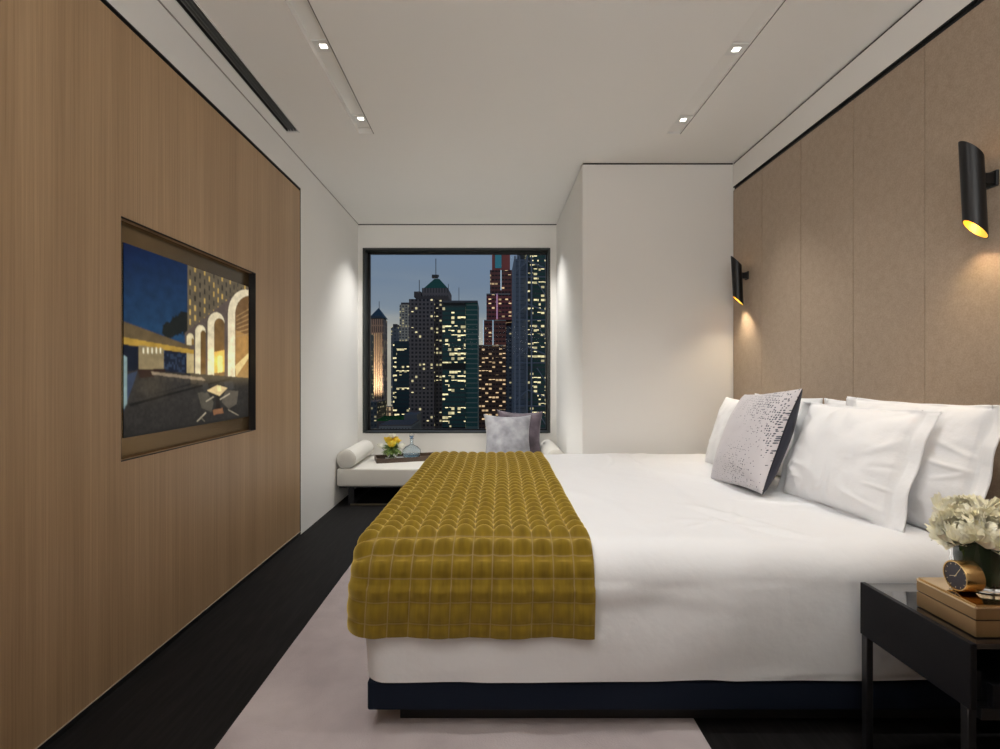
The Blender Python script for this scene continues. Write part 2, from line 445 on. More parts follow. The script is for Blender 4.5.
# pixel coordinates (as on the wall) of each cell
Yg = sy0+(np.arange(GW)+.5)/GW*(sy1-sy0); Zg = sz1-(np.arange(GH)+.5)/GH*(sz1-sz0)
YY, ZZ = np.meshgrid(Yg, Zg)
PX = CX+XT*F/YY; PY = CY-(ZZ-EYE)*F/YY
def srgb(r, g, b): 
    c = np.array([r, g, b])/255.; return np.where(c <= .04045, c/12.92, ((c+.055)/1.055)**2.4)
def poly(pts, c, alpha=1.0):
    inside = np.zeros(PX.shape, bool); n = len(pts); j = n-1
    for i in range(n):
        xi, yi = pts[i]; xj, yj = pts[j]
        if yi != yj:
            cond = ((yi > PY) != (yj > PY)) & (PX < (xj-xi)*(PY-yi)/(yj-yi)+xi)
            inside ^= cond
        j = i
    img[inside] = img[inside]*(1-alpha)+srgb(*c)*alpha
    return inside
rng = np.random.RandomState(3)
nx_ = rng.rand(GH//4+2, GW//4+2)
smooth = np.kron(nx_, np.ones((4, 4)))[:GH, :GW]
# sky
t = np.clip((PY-240)/100, 0, 1)[..., None]
img[:] = srgb(3, 22, 62)*(1-t)+srgb(32, 66, 98)*t
# far trees
for (tx_, ty_, r_) in ((183, 322, 9), (176, 326, 8), (190, 328, 9), (168, 330, 7), (128, 333, 6)):
    msk = (PX-tx_)**2+((PY-ty_)*.8)**2 < (r_*(.8+.3*smooth))**2
    img[msk] = srgb(24, 28, 26)
# hotel block with punched lit windows
blk = poly([(187, 264), (249, 286), (249, 345), (187, 345)], (104, 92, 72))
uu = (YY-SY(187))/.040; vv = ZZ/.046+.5*(np.floor(uu) % 2)
cell = np.abs(np.floor(uu).astype(int)*31+np.floor(vv).astype(int)*57) % 997
rr = np.random.RandomState(5).rand(997)[cell]
fu, fv = uu % 1, vv % 1
wn = blk & (fu > .3) & (fu < .62) & (fv > .2) & (fv < .75)
img[wn & (rr < .45)] = srgb(205, 168, 90); img[wn & (rr >= .45)] = srgb(52, 46, 40)
# arcade wall
poly([(184, 333), (205, 317), (228, 299), (249, 287), (249, 392), (184, 372)], (96, 82, 74))
# interiors seen through the arches
def arch(x0, x1, ytop, ybot, ci, co, th):
    cx = (x0+x1)/2; r = (x1-x0)/2; k = (ytop+r*1.15)
    pts = [(x0, ybot)]+[(cx-r*math.cos(a), k-r*1.35*math.sin(a)) for a in np.linspace(0, PI, 15)]+[(x1, ybot)]
    poly(pts, co)
    x0 += th; cx = (x0+x1)/2; r = (x1-x0)/2
    pts = [(x0, ybot)]+[(cx-r*math.cos(a), k+1.5-r*1.35*math.sin(a)) for a in np.linspace(0, PI, 15)]+[(x1, ybot)]
    poly(pts, ci)
arch(186, 193, 334, 345, (140, 110, 60), (232, 214, 170), 5)
arch(194.5, 205, 326, 374, (112, 84, 46), (236, 220, 180), 5.5)
arch(207, 224, 314, 376, (122, 92, 52), (238, 222, 184), 6.5)
poly([(213.5, 352), (224, 350), (224, 372), (213.5, 373)], (222, 180, 92))
poly([(217, 356), (222, 356), (222, 372), (217, 373)], (250, 225, 140))
arch(227.5, 262, 293, 380, (120, 90, 58), (240, 224, 188), 7)
poly([(235, 330), (249, 336), (249, 378), (235, 378)], (168, 130, 78))
poly([(234.5, 366), (249, 352), (249, 357), (236, 376)], (226, 200, 140))
for k in range(6):
    poly([(236, 316+k*4), (249, 308+k*5), (249, 309.4+k*5), (236, 317+k*4)], (170, 136, 92))
# low canopy on the left
poly([(122, 321), (190, 346), (190, 352), (122, 341)], (104, 86, 58))
poly([(122, 337), (193, 350), (193, 354), (122, 344)], (186, 148, 62))
poly([(122, 344), (193, 354), (193, 376), (122, 372)], (14, 22, 38))
msk = poly([(163, 350), (186, 354), (186, 374), (163, 372)], (16, 24, 44))
img[msk & (smooth > .72)] = srgb(46, 60, 80)
poly([(138, 345), (163, 349), (163, 370), (138, 369)], (150, 132, 96))
for k in range(5): poly([(142+k*4.3, 347.5), (143.3+k*4.3, 347.8), (143.3+k*4.3, 354), (142+k*4.3, 353)], (250, 240, 205))
poly([(186, 353), (193, 354), (193, 373), (186, 373)], (200, 178, 128))
# terrace floor
fl = poly([(122, 372), (137, 370), (188, 373), (249, 378), (249, 420), (122, 440)], (50, 47, 44))
img[fl] *= (.75+.55*smooth[fl])[:, None]
poly([(128, 404), (196, 386), (230, 378), (231, 379.3), (196, 388), (129, 406.5)], (20, 19, 19))
poly([(132, 400), (190, 383.5), (215, 380), (190, 385)], (28, 27, 26))
poly([(122, 376), (137, 371), (127, 400), (123, 412)], (54, 66, 88))
poly([(122.5, 355), (126, 357), (126, 404), (123, 409)], (138, 160, 158))
poly([(137, 369), (165, 369), (163, 376), (139, 378)], (44, 24, 20))
for k in range(7):
    x = 150+k*7.5; y = 371.5+k*.9
    poly([(x, y), (x+7, y+.6), (x+10, y+3.6), (x+2, y+3.4)], (150, 132, 108))
    poly([(x+3, y+3.5), (x+9, y+3.6), (x+8, y+8), (x+4, y+8)], (64, 58, 52))
# dining set in front
poly([(197, 393), (206, 391), (213, 402), (211, 412), (201, 408)], (92, 86, 74))
poly([(225, 390), (238, 391), (236, 404), (228, 409), (221, 402)], (98, 90, 78))
poly([(202, 384), (207, 383), (209, 392), (203, 393)], (60, 58, 56)); poly([(223, 382), (232, 381), (234, 389), (226, 390)], (66, 64, 62))
poly([(206, 390.5), (217, 385), (227, 388), (219, 396)], (236, 206, 150))
poly([(216, 386.5), (220, 385.5), (221, 391), (217, 391.5)], (255, 240, 170))
poly([(216, 396), (219, 396), (220, 409), (215, 409)], (40, 34, 30)); poly([(212, 410), (222, 408), (223, 413), (213, 415)], (150, 104, 72))
for L in (((205, 401), (213, 396)), ((219, 399), (229, 393)), ((196, 421), (205, 412)), ((227, 409), (238, 415)), ((199, 416), (204, 421))):
    (a, c), (d, f_) = L
    poly([(a, c), (d, f_), (d+.6, f_+1.1), (a+.6, c+1.1)], (190, 176, 150))
poly([(122, 436), (249, 414), (249, 420), (122, 440)], (40, 38, 36))
# depth in the picture: soft texture, vignette of the lamps in the arcade and slight blur
tex = np.array([[noise.noise(Vector((i*.06, j*.09, 1)))+.5*noise.noise(Vector((i*.2, j*.25, 4))) for i in range(GW)] for j in range(GH)])
img *= (1+.28*tex)[..., None]
glow = np.exp(-(((PX-218)/14)**2+((PY-362)/14)**2))*.9+np.exp(-(((PX-243)/12)**2+((PY-345)/26)**2))*.35
img += (img*glow[..., None]*np.array([1, .8, .45]))
refl = np.exp(-((PY-376)/7)**2)*((PX > 190)*1.0)*.10+np.exp(-((PX-150)/16)**2)*np.exp(-((PY-385)/14)**2)*.03
img += refl[..., None]*srgb(250, 215, 150)
dark = np.clip((PY-395)/50, 0, 1)*.35; img *= (1-dark)[..., None]
for _ in range(2):
    p_ = np.pad(img, ((1, 1), (1, 1), (0, 0)), 'edge')
    img = (p_[1:-1, 1:-1]*2+p_[:-2, 1:-1]+p_[2:, 1:-1]+p_[1:-1, :-2]+p_[1:-1, 2:])/6
img = np.clip(img, 0, 1)
me = bpy.data.meshes.new('screen')
vs = []; fs = []
o3 = Vector(tv['_w'])
xs_ = XT+.003
for j in range(GH+1):
    for i in range(GW+1):
        vs.append((xs_-o3.x, sy0+(sy1-sy0)*i/GW-o3.y, sz1-(sz1-sz0)*j/GH-o3.z))
for j in range(GH):
    for i in range(GW):
        a = j*(GW+1)+i; fs.append((a, a+GW+1, a+GW+2, a+1))
nb = len(vs)  # thin body behind the picture
for (y, z) in ((sy0, sz0), (sy1, sz0), (sy1, sz1), (sy0, sz1)):
    vs.append((xs_-.0028-o3.x, y-o3.y, z-o3.z))
fs.append((nb, nb+1, nb+2, nb+3))
me.from_pydata(vs, [], fs)
ca = me.color_attributes.new('picture', 'FLOAT_COLOR', 'CORNER')
arr = np.zeros((len(me.loops), 4), np.float32); arr[:, 3] = 1
arr[:GH*GW*4, :3] = np.repeat(img.reshape(-1, 3), 4, axis=0)
ca.data.foreach_set('color', arr.ravel())
m, nt, bs = new_mat('screen_picture')
at_ = N(nt, 'ShaderNodeAttribute', attribute_name='picture')
bs.inputs['Base Color'].default_value = (.004, .004, .004, 1); bs.inputs['Roughness'].default_value = .35; bs.inputs['Specular IOR Level'].default_value = .1
nt.links.new(at_.outputs['Color'], bs.inputs['Emission Color']); bs.inputs['Emission Strength'].default_value = .82
me.materials.append(m)
o = bpy.data.objects.new('screen', me); COL.objects.link(o); o.parent = tv; o['_w'] = tuple(o3); o['label'] = 'screen showing an arcade, tables and dusk sky'

# ------------------------------------------------------------------ rug
def rugf(u, v):
    x = -.848+u*(.67+.848); y = -.9+v*4.2
    return (x, y, .012+.0012*nz(x*9, y*9, 0))
M['rug'] = mat('mauve_grey_rug', (.42, .362, .366), .95, sheen=.25, var=(3.2, (.58, .51, .51), .35, .68), bump=(160, .5, .004))
b = MB().grid(rugf, 60, 120); b.box(-.848, .67, -.9, 3.3, 0, .0095)
tag(b.build('rug', M['rug'], smooth=False), 'pale mauve grey rug lying under the bed on the black floor', 'rug')

# ------------------------------------------------------------------ bed
BX0, BX1, BY0, BY1 = -.40, 1.745, 1.60, 3.555
bed = thing('bed', (.68, 2.57, .012), 'large bed with a low navy upholstered base and white mattress', 'bed')
MB().box(-.305, 1.72, 1.66, 3.49, .0145, .085).build('plinth', M['black'], bed)
MB().bbox(BX0, BX1, BY0, BY1, .079, .172, .008, 3).build('base', M['navy'], bed, True, 40)
MB().bbox(BX0+.03, BX1, BY0+.03, BY1-.03, .172, .565, .06, 5).build('mattress', M['sheet'], bed, True, 60)

ZT = .603
def duvet_pt(x, s, off=0.0, x0=BX0-.012, y0=BY0-.008, y1=BY1+.005, ztop=ZT, r=.12, rf=.075, hem=.174):
    """s: arclength from near hem up and over to the far hem"""
    Hs = ztop-r-hem; arc = PI/2*r; W_ = (y1-y0)-2*r
    if s < Hs: y, z, ny, nzv = y0, hem+s, -1, 0
    elif s < Hs+arc:
        a = (s-Hs)/r; y = y0+r-r*math.cos(a); z = ztop-r+r*math.sin(a); ny, nzv = -math.cos(a), math.sin(a)
    elif s < Hs+arc+W_: y = y0+r+(s-Hs-arc); z = ztop; ny, nzv = 0, 1
    elif s < Hs+2*arc+W_:
        a = (s-Hs-arc-W_)/r; y = y1-r+r*math.sin(a); z = ztop-r+r*math.cos(a); ny, nzv = math.sin(a), math.cos(a)
    else: y = y1; z = ztop-r-(s-Hs-2*arc-W_); ny, nzv = 1, 0
    nx = 0
    d = (x0+rf)-x
    if d > 0:
        t = min(d/rf, 1); q = math.sqrt(max(0, 1-t*t)); dr = rf*(1-q)
        y -= ny*dr; z -= nzv*dr; nx = -t; ny *= q; nzv *= q
    # soft crown and bulge
    return Vector((x+nx*off, y+ny*off, z+nzv*off)), Vector((nx, ny, nzv))
HS = ZT-.12-.174; TOT = 2*HS+PI*.12+(BY1+.005-BY0+.008-.24)
class Creases:
    def __init__(s, seed, n, w, h, L=.16, wid=.010, amp=.006):
        r = random.Random(seed); s.c = []
        for k in range(n):
            # start near an edge or a corner and run inward
            a = r.uniform(0, 2*PI); cx, cy = math.cos(a), math.sin(a); m_ = max(abs(cx), abs(cy))
            x0, y0 = cx/m_*w/2*.96, cy/m_*h/2*.96
            d = math.atan2(-y0, -x0)+r.uniform(-.8, .8); l = r.uniform(.45, 1.1)*L
            s.c.append((x0, y0, math.cos(d), math.sin(d), l, wid*r.uniform(.6, 1.5), amp*r.uniform(.5, 1.2)*r.choice((1, 1, -1)), r.uniform(-2, 2)))
    def __call__(s, x, y):
        v = 0
        for (x0, y0, dx, dy, l, wd, am, cv) in s.c:
            t = (x-x0)*dx+(y-y0)*dy; q = -(x-x0)*dy+(y-y0)*dx-cv*t*t
            if -.02 < t < l:
                e = math.sin(PI*min(1, (t+.02)/(l+.02)))
                v += am*e*math.exp(-(q/wd)**2)
        return v
DC = Creases(5, 46, 2.2, 1.9, .55, .02, .007)
def wr(x, y, z):
    # long soft creases
    w = .006*nz(x*1.6, y*1.6, z*1.6)+.0035*nz(x*4+3, y*3, z*4)
    c = nz(x*2.2+8+.5*y, y*.9, z*1.5+4)
    w += .004*math.exp(-(c*9)**2)
    if z > .5 and x > .45: w += DC(x-.45, y-2.55)*min(1, (x-.45)*3)*.8
    return w
XD = 1.56
def duvf(u, v):
    x = BX0-.012+(XD-BX0+.012)*u
    s = TOT*v
    p, n = duvet_pt(max(x, BX0-.012+.0001), s)
    lift = .0
    side = 1 if s < HS*.8 else 0
    k = wr(p.x, p.y, p.z)
    # fullness low on the near side
    if s < HS: k += .012*math.sin(s/HS*PI)*(.6+.6*nz(x*1.3, 0, 5)); q_ = s-.16-.10*math.sin(x*2.1+.6); k += .008*math.tanh(q_/.02)*math.exp(-((x-.1)/.5)**2)*math.exp(-(q_/.09)**2)+.006*nz(x*3.1-s*4, s*3, 9)*min(1, s/.05); 
    if s < .02: p.z += .012*u+.004*nz(x*5, 1, 1)
    top = n.z
    p = p+n*(k+.0)
    p.z += top*.012*math.sin(min(1, max(0, (p.y-BY0)/(BY1-BY0)))*PI)*0
    # round the head-end fold
    if u > .985: p = p-n*(.012*(u-.985)/.015)
    return p
b = MB().grid(duvf, 190, 240)
# foot end face
def footf(u, v):
    s = TOT*u
    q, n = duvet_pt(BX0-.012+.0001, s)
    q = q+n*wr(q.x, q.y, q.z)
    # face between outline and centre hem
    y = q.y; z = q.z
    zz = .174+(z-.174)*v
    bulge = .008*math.sin(v*PI)
    return Vector((q.x-bulge*0+.0, y, zz))
b.grid(footf, 240, 12)
duv = b.build('duvet', M['sheet'], smooth=True)
tag(duv, 'smooth white duvet covering the bed and hanging over its sides', 'duvet')

# runner
RS = .0662
m, nt, bs = new_mat('mustard_velvet')
uvn = N(nt, 'ShaderNodeUVMap', uv_map='quilt'); sp = N(nt, 'ShaderNodeSeparateXYZ'); nt.links.new(uvn.outputs[0], sp.inputs[0])
def seam(o_):
    f = mth(nt, 'FRACT', mth(nt, 'ADD', o_, .5)); return mth(nt, 'LESS_THAN', mth(nt, 'ABSOLUTE', mth(nt, 'SUBTRACT', f, .5)), .028)
sm_ = mth(nt, 'MAXIMUM', seam(sp.outputs[0]), mth(nt, 'MULTIPLY', seam(sp.outputs[1]), .75))
tc = N(nt, 'ShaderNodeTexCoord'); tx = N(nt, 'ShaderNodeTexNoise'); tx.inputs['Scale'].default_value = 9; tx.inputs['Detail'].default_value = 5
mpv = N(nt, 'ShaderNodeMapping'); mpv.inputs['Scale'].default_value = (6, 1, 1)
nt.links.new(tc.outputs['Object'], mpv.inputs[0]); nt.links.new(mpv.outputs[0], tx.inputs['Vector'])
cr = N(nt, 'ShaderNodeValToRGB'); cr.color_ramp.elements[0].position = .3; cr.color_ramp.elements[1].position = .7
cr.color_ramp.elements[0].color = (.14, .086, .003, 1); cr.color_ramp.elements[1].color = (.225, .145, .006, 1)
nt.links.new(tx.outputs['Fac'], cr.inputs[0])
nt.links.new(mixc(nt, mth(nt, 'MULTIPLY', sm_, .65), cr.outputs[0], (.30, .22, .12)), bs.inputs['Base Color'])
bs.inputs['Roughness'].default_value = .75; bs.inputs['Sheen Weight'].default_value = 1.0; bs.inputs['Sheen Roughness'].default_value = .5
bs.inputs['Sheen Tint'].default_value = (1, .76, .24, 1); bs.inputs['Specular IOR Level'].default_value = .2
M['velvet'] = m
rx0, rx1 = -.448, .328
rs0 = .158; rs1 = TOT-.30
NU, NV = 12*9, int((rs1-rs0)/RS)*9
UVL = {}
def runf(u, v, off=0.0):
    s = rs0+(rs1-rs0)*v
    ncol = 12.0
    cu = u*ncol; cv = (s-rs0)/RS+.35
    bell = (abs(math.sin(PI*cu))**.55)*(abs(math.sin(PI*cv))**.55)
    # hem flares to the left as it hangs
    k = max(0, 1-(s-rs0)/.30)
    x = rx0+(rx1-rx0)*u-.014*k*(1-u)-.008*k*u+.004*nz(s*5, u*2, 2)
    if s > HS+.3: x += .028*(1-u)*min(1, (s-HS-.3)/1.2)
    if s > HS+.3: x += .02*u*min(1, (s-HS-.3)/1.2)
    p, n = duvet_pt(max(x, rx0-.016), s, x0=rx0-.026, rf=.115)
    over = 0
    w = wr(p.x, p.y, p.z)
    top = max(0, n.z)
    p = p+n*(w+.010+(.0150+.0035*top)*(1-.65*max(0, (s-HS)/(TOT-2*HS)))*bell*min(1, .25+(s-rs0)/.05)+off)
    if over > 0: p.x -= over*.9
    # gathered rows on top lean toward the camera
    if top > .5:
        f = (cv % 1)
        p.z += .0095*math.sin(2*PI*(f-.15))*abs(math.sin(PI*cu))**.5*(1 if s < HS+1.9 else 0)
    if s < HS: p.y -= .006+.012*k+.006*math.sin(u*21)*k
    return p
b = MB().grid(runf, NU, NV)
nA = len(b.v)
UV = [((i/NU)*12, (rs0+(rs1-rs0)*(j/NV)-rs0)/RS+.35) for i in range(NU+1) for j in range(NV+1)]
# rim to give it thickness
def edge(fn, n):
    o = len(b.v)
    for k in range(n+1):
        p, q = fn(k/n); b.v += [p, q]; UV.append((.5, .5)); UV.append((.5, .5))
    for k in range(n): b.f.append((o+2*k, o+2*k+1, o+2*k+3, o+2*k+2))
edge(lambda t: (runf(0, t), runf(0, t)+Vector((.004, .006, -.009))), NV)
edge(lambda t: (runf(1, t), runf(1, t, -.013)), NV)
edge(lambda t: (runf(t, 0), runf(t, 0, 0)+Vector((0, .012, .001))), NU)
run = b.build('bed_runner', M['velvet'], smooth=True)
uvl = run.data.uv_layers.new(name='quilt')
lv = np.zeros(len(run.data.loops), np.int32); run.data.loops.foreach_get('vertex_index', lv)
uvl.data.foreach_set('uv', np.array(UV, np.float32)[lv].ravel())
tag(run, 'mustard yellow quilted velvet runner draped across the foot of the bed', 'bed runner')

# ------------------------------------------------------------------ pillows
def pillow(c, au, av, w, h, t, m, name='pillow', parent=None, flange=0.0, pin=.05, seed=0, wr_=.006, half=None, sag=.0, n=90):
    au = Vector(au).normalized(); av = Vector(av); av = (av-au*av.dot(au)).normalized(); nn = au.cross(av)
    c = Vector(c); b = MB(); CR_ = Creases(seed*7+1, 26 if flange else 12, w-2*flange, h, .17, .010, .0065 if flange else .004)
    def pt(U, V, sgn):
        fu = 1-flange/(w/2); fv = 1-flange*.2/(h/2)
        ui = min(1, abs(U)/fu); vi = min(1, abs(V)/fv)
        th = t/2*((1-ui**2.6)*(1-vi**2.6))**.52+.0022
        if flange and abs(abs(U)-fu) < .012: th -= .003
        x = w/2*U*(1-pin*(1-V*V)*abs(U)); y = h/2*V*(1-pin*(1-U*U)*abs(V))
        wrk = wr_*(nz(x*7+seed, y*7, seed*3)+.6*nz(x*16, y*16+seed, 5))*min(1, th/(t*.18))
        if wr_ > .005: wrk += CR_(x, y)*min(1, th/(t*.10))
        # tension folds running from the corners
        wrk += wr_*.9*math.sin(9*(abs(U)-abs(V))+seed)*abs(U*V)**1.2*(1-max(ui, vi))*2
        ben = .014*nz(x*3+seed, y*3, 11) if flange else .006*nz(x*4+seed, y*4, 11)
        if flange and (ui >= 1 or vi >= 1): ben += .006*math.sin(x*38+seed)*(1 if vi >= 1 else 0)+.006*math.sin(y*33+seed)*(1 if ui >= 1 else 0)
        y -= sag*(1-U*U)*(V > 0)*V
        return c+au*x+av*y+nn*(sgn*(th+wrk)+ben)
    def f(sgn): return lambda u, v: pt(2*u-1, 2*v-1, sgn)
    if half is None:
        b.grid(f(1), n, n); b.grid(f(-1), n, n, flip=True)
        bm_merge = True
        o = b.build(name, m, parent, True)
        bm = bmesh.new(); bm.from_mesh(o.data); bmesh.ops.remove_doubles(bm, verts=bm.verts[:], dist=.0006)
        # close the rim
        ed = [e for e in bm.edges if e.is_boundary]
        if ed: bmesh.ops.bridge_loops(bm, edges=ed)
        bmesh.ops.recalc_face_normals(bm, faces=bm.faces[:])
        for fc in bm.faces: fc.smooth = True
        bm.to_mesh(o.data); bm.free()
        return o, nn
    b.grid(f(half), n, n, flip=half < 0)
    return b.build(name, m, parent, True), nn

g = 'white pillows on the bed'
def P(c, au, av, w, h, t, label, **k):
    o, _ = pillow(c, au, av, w, h, t, M['pillow'], **k); tag(o, label, 'pillow', g); return o
P((1.455, 2.065, .812), (-.14, 1, 0), (.30, 0, .93), .64, .46, .17, 'white flanged pillow in front, nearest the patterned cushion and overlapping another pillow', flange=.055, seed=1, wr_=.011)
P((1.60, 1.95, .822), (-.10, 1, 0), (.22, .0, .96), .66, .48, .15, 'white pillow nearest the nightstand, leaning right at the picture edge', flange=.05, seed=2, wr_=.011)
P((1.69, 2.23, .80), (-.02, 1, 0), (.10, 0, 1), .66, .47, .10, 'white pillow at the back against the wall, seen above the front flanged one', flange=.02, seed=3)
P((1.665, 2.90, .80), (0, 1, 0), (.14, 0, 1), .66, .47, .12, 'white pillow against the wall behind the patterned cushion, only its top showing', flange=.0, seed=4)
P((1.425, 2.88, .80), (.0, 1, 0), (.30, 0, .95), .60, .44, .16, 'white pillow farthest from the nightstand, left of the patterned cushion', flange=.0, seed=5, wr_=.009)

# patterned cushion
m, nt, bs = new_mat('silver_dotted_fabric')
tc = N(nt, 'ShaderNodeTexCoord'); vo = N(nt, 'ShaderNodeTexVoronoi', feature='F1'); vo.inputs['Scale'].default_value = 95; vo.inputs['Randomness'].default_value = .45
mpp = N(nt, 'ShaderNodeMapping'); mpp.inputs['Scale'].default_value = (.05, 1.25, 1)
nt.links.new(tc.outputs['Object'], mpp.inputs[0]); nt.links.new(mpp.outputs[0], vo.inputs['Vector'])
sp = N(nt, 'ShaderNodeSeparateXYZ'); nt.links.new(tc.outputs['Object'], sp.inputs[0])
# dots grow toward the near edge
gr = mth(nt, 'MULTIPLY', mth(nt, 'ADD', mth(nt, 'MULTIPLY', sp.outputs[1], -1.25), .37), 1.0)
dot = mth(nt, 'LESS_THAN', vo.outputs['Distance'], mth(nt, 'MINIMUM', mth(nt, 'MULTIPLY', gr, .75), .34))
cellr = mth(nt, 'GREATER_THAN', N(nt, 'ShaderNodeTexWhiteNoise').outputs[0], 1.0)
wnn = N(nt, 'ShaderNodeTexWhiteNoise'); nt.links.new(vo.outputs['Position'], wnn.inputs['Vector'])
dot = mth(nt, 'MULTIPLY', dot, mth(nt, 'GREATER_THAN', wnn.outputs['Value'], .25))
gcl = None
nt.links.new(mixc(nt, dot, (.55, .52, .54), (.06, .065, .09)), bs.inputs['Base Color'])
bs.inputs['Roughness'].default_value = .6; bs.inputs['Sheen Weight'].default_value = .3
M['dots'] = m
M['navyfab'] = mat('dark_navy_fabric', (.022, .024, .04), .8, sheen=.15)
cu = thing('cushion', (1.26, 2.46, .61), 'silver grey cushion with dark dots and navy back, standing before the white pillows', 'cushion')
cc = (1.287, 2.468, .835); au = (-.05, 1, -.10); av = (.43, -.07, .94)
pillow(cc, au, av, .47, .515, .18, M['dots'], 'front_cover', cu, half=-1, seed=8, wr_=.004, pin=.06)
pillow(cc, au, av, .47, .515, .20, M['navyfab'], 'back_cover', cu, half=1, seed=8, wr_=.004, pin=.06)
# fix sides: decide which half faces the foot of the bed

# ------------------------------------------------------------------ sconces
def sconce(y, zb, label):
    e = thing('wall_sconce', (XR, y, zb), label, 'wall lamp', 'black cylinder wall sconces')
    r = .0325; xc = XR-.071; n = 40
    zc = zb-.035
    tilt = math.radians(3)
    def ring(rad, side):
        out = []
        for k in range(n):
            a = 2*PI*k/n
            lx, ly = rad*math.cos(a), rad*math.sin(a)
            zt = side*.139-1.13*(lx*.934-ly*.358)
            out.append(Vector((xc+lx*math.cos(tilt)-zt*math.sin(tilt), y+ly, zc+zt*math.cos(tilt)+lx*math.sin(tilt))))
        return out
    def cyl(b, r1, s0, s1, flip=False):
        A, B = ring(r1, s0), ring(r1, s1); o = len(b.v); b.v += A+B
        for k in range(n):
            q = (o+k, o+(k+1) % n, o+n+(k+1) % n, o+n+k); b.f.append(q)
    b = MB(); cyl(b, r, 1, -1)
    A, B = ring(r, 1), ring(r-.0022, 1); o = len(b.v); b.v += A+B
    for k in range(n): b.f.append((o+k, o+(k+1) % n, o+n+(k+1) % n, o+n+k))
    A, B = ring(r, -1), ring(r-.0022, -1); o = len(b.v); b.v += A+B
    for k in range(n): b.f.append((o+k, o+(k+1) % n, o+n+(k+1) % n, o+n+k))
    b.build('shade', M['blackmetal'], e, True, 40)
    b = MB(); cyl(b, r-.0022, 1, -1); b.build('inner_lining', M['goldin'], e, True)
    MB().lathe([(0, 0), (r-.003, 0), (r-.003, .004), (0, .004)], (xc-.003, y, zc+.06), 32).build('light_block', M['black'], e, True, 40)  # disc added out of sight, stops light leaking from the tube top
    MB().lathe([(0, -.02), (.012, -.018), (.02, 0), (.024, .03), (.024, .034), (0, .034)], (xc, y, zc-.03), 20).build('bulb', M['bulb'], e, True)
    b = MB().bbox(xc+r*.8, XR-.008, y-.014, y+.014, zb-.02, zb+.02, .002, 1); b.build('bracket', M['blackmetal'], e)
    b = MB().bbox(XR-.010, XR-.0005, y-.022, y+.022, zb-.028, zb+.028, .002, 1); b.build('wall_plate', M['blackmetal'], e)
    spot('sconce_light', (xc+.006, y, zc-.10), (xc+.05, y, zc-1.0), 5.5, 130, 1.0, (1, .76, .45), .012) if y < 2 else spot('sconce_light', (xc+.006, y, zc-.10), (xc+.02, y-.3, zc-1.0), 14, 130, 1.0, (1, .80, .54), .012)
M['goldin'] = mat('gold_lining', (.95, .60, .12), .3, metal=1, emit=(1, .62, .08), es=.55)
M['bulb'] = mat('warm_bulb', (1, .9, .6), .4, emit=(1, .72, .25), es=12)
sconce(1.757, 1.84, 'black cylinder wall sconce with gold lining, nearer one above the nightstand')
sconce(3.448, 1.835, 'black cylinder wall sconce with gold lining, farther one beside the white wall block')

# ------------------------------------------------------------------ nightstand
M['nslac'] = mat('black_lacquer', (.006, .006, .008), .45, spec=.22, bump=(60, .1, .001, (1, 1, 12)))
M['nstop'] = mat('black_glass_top', (.006, .006, .008), .05, spec=.7, coat=.5)
nx0, nx1, ny0, ny1, nzb, nzt = 1.135, 1.74, 1.19, 1.54, .358, .515
ns = thing('nightstand', (1.44, 1.365, 0), 'black lacquer nightstand on slim metal legs beside the bed', 'nightstand')
MB().bbox(nx0+.012, nx1, ny0, ny1, nzt-.014, nzt-.002, .001, 1).build('top', M['nstop'], ns)
MB().bbox(nx0, nx0+.016, ny0-.004, ny1+.002, nzb, nzt+.001, .002, 2).build('side_panel', M['nslac'], ns)
MB().bbox(nx1-.016, nx1, ny0, ny1, nzb, nzt-.014, .002, 1).build('side_panel', M['nslac'], ns)
MB().box(nx0+.016, nx1-.016, ny1-.012, ny1, nzb, nzt-.014).build('back_panel', M['nslac'], ns)
MB().box(nx0+.016, nx1-.016, ny0+.012, ny1-.012, nzb, nzb+.012).build('bottom_panel', M['nslac'], ns)
d = MB().bbox(nx0+.055, nx1-.02, ny0-.002, ny0+.015, nzb+.002, nzb+.058, .0015, 1).build('drawer', M['nslac'], ns)
M['darksteel'] = mat('dark_steel', (.09, .09, .095), .3, metal=.9)
MB().bbox(nx0+.02, nx0+.05, ny0+.02, ny0+.05, nzb+.012, nzb+.08, .001, 1).build('divider', M['nslac'], ns)
for (x, y) in ((nx0+.002, ny0+.004), (nx0+.002, ny1-.022), (nx1-.04, ny0+.004), (nx1-.04, ny1-.03)):
    MB().bbox(x, x+.021, y, y+.021, 0, nzb-.001, .0015, 1).build('leg', M['darksteel'], ns)
b = MB().bbox(nx0+.036, nx1-.04, ny0+.006, ny0+.028, nzb-.03, nzb-.002, .001, 1); b.build('rail', M['darksteel'], ns)

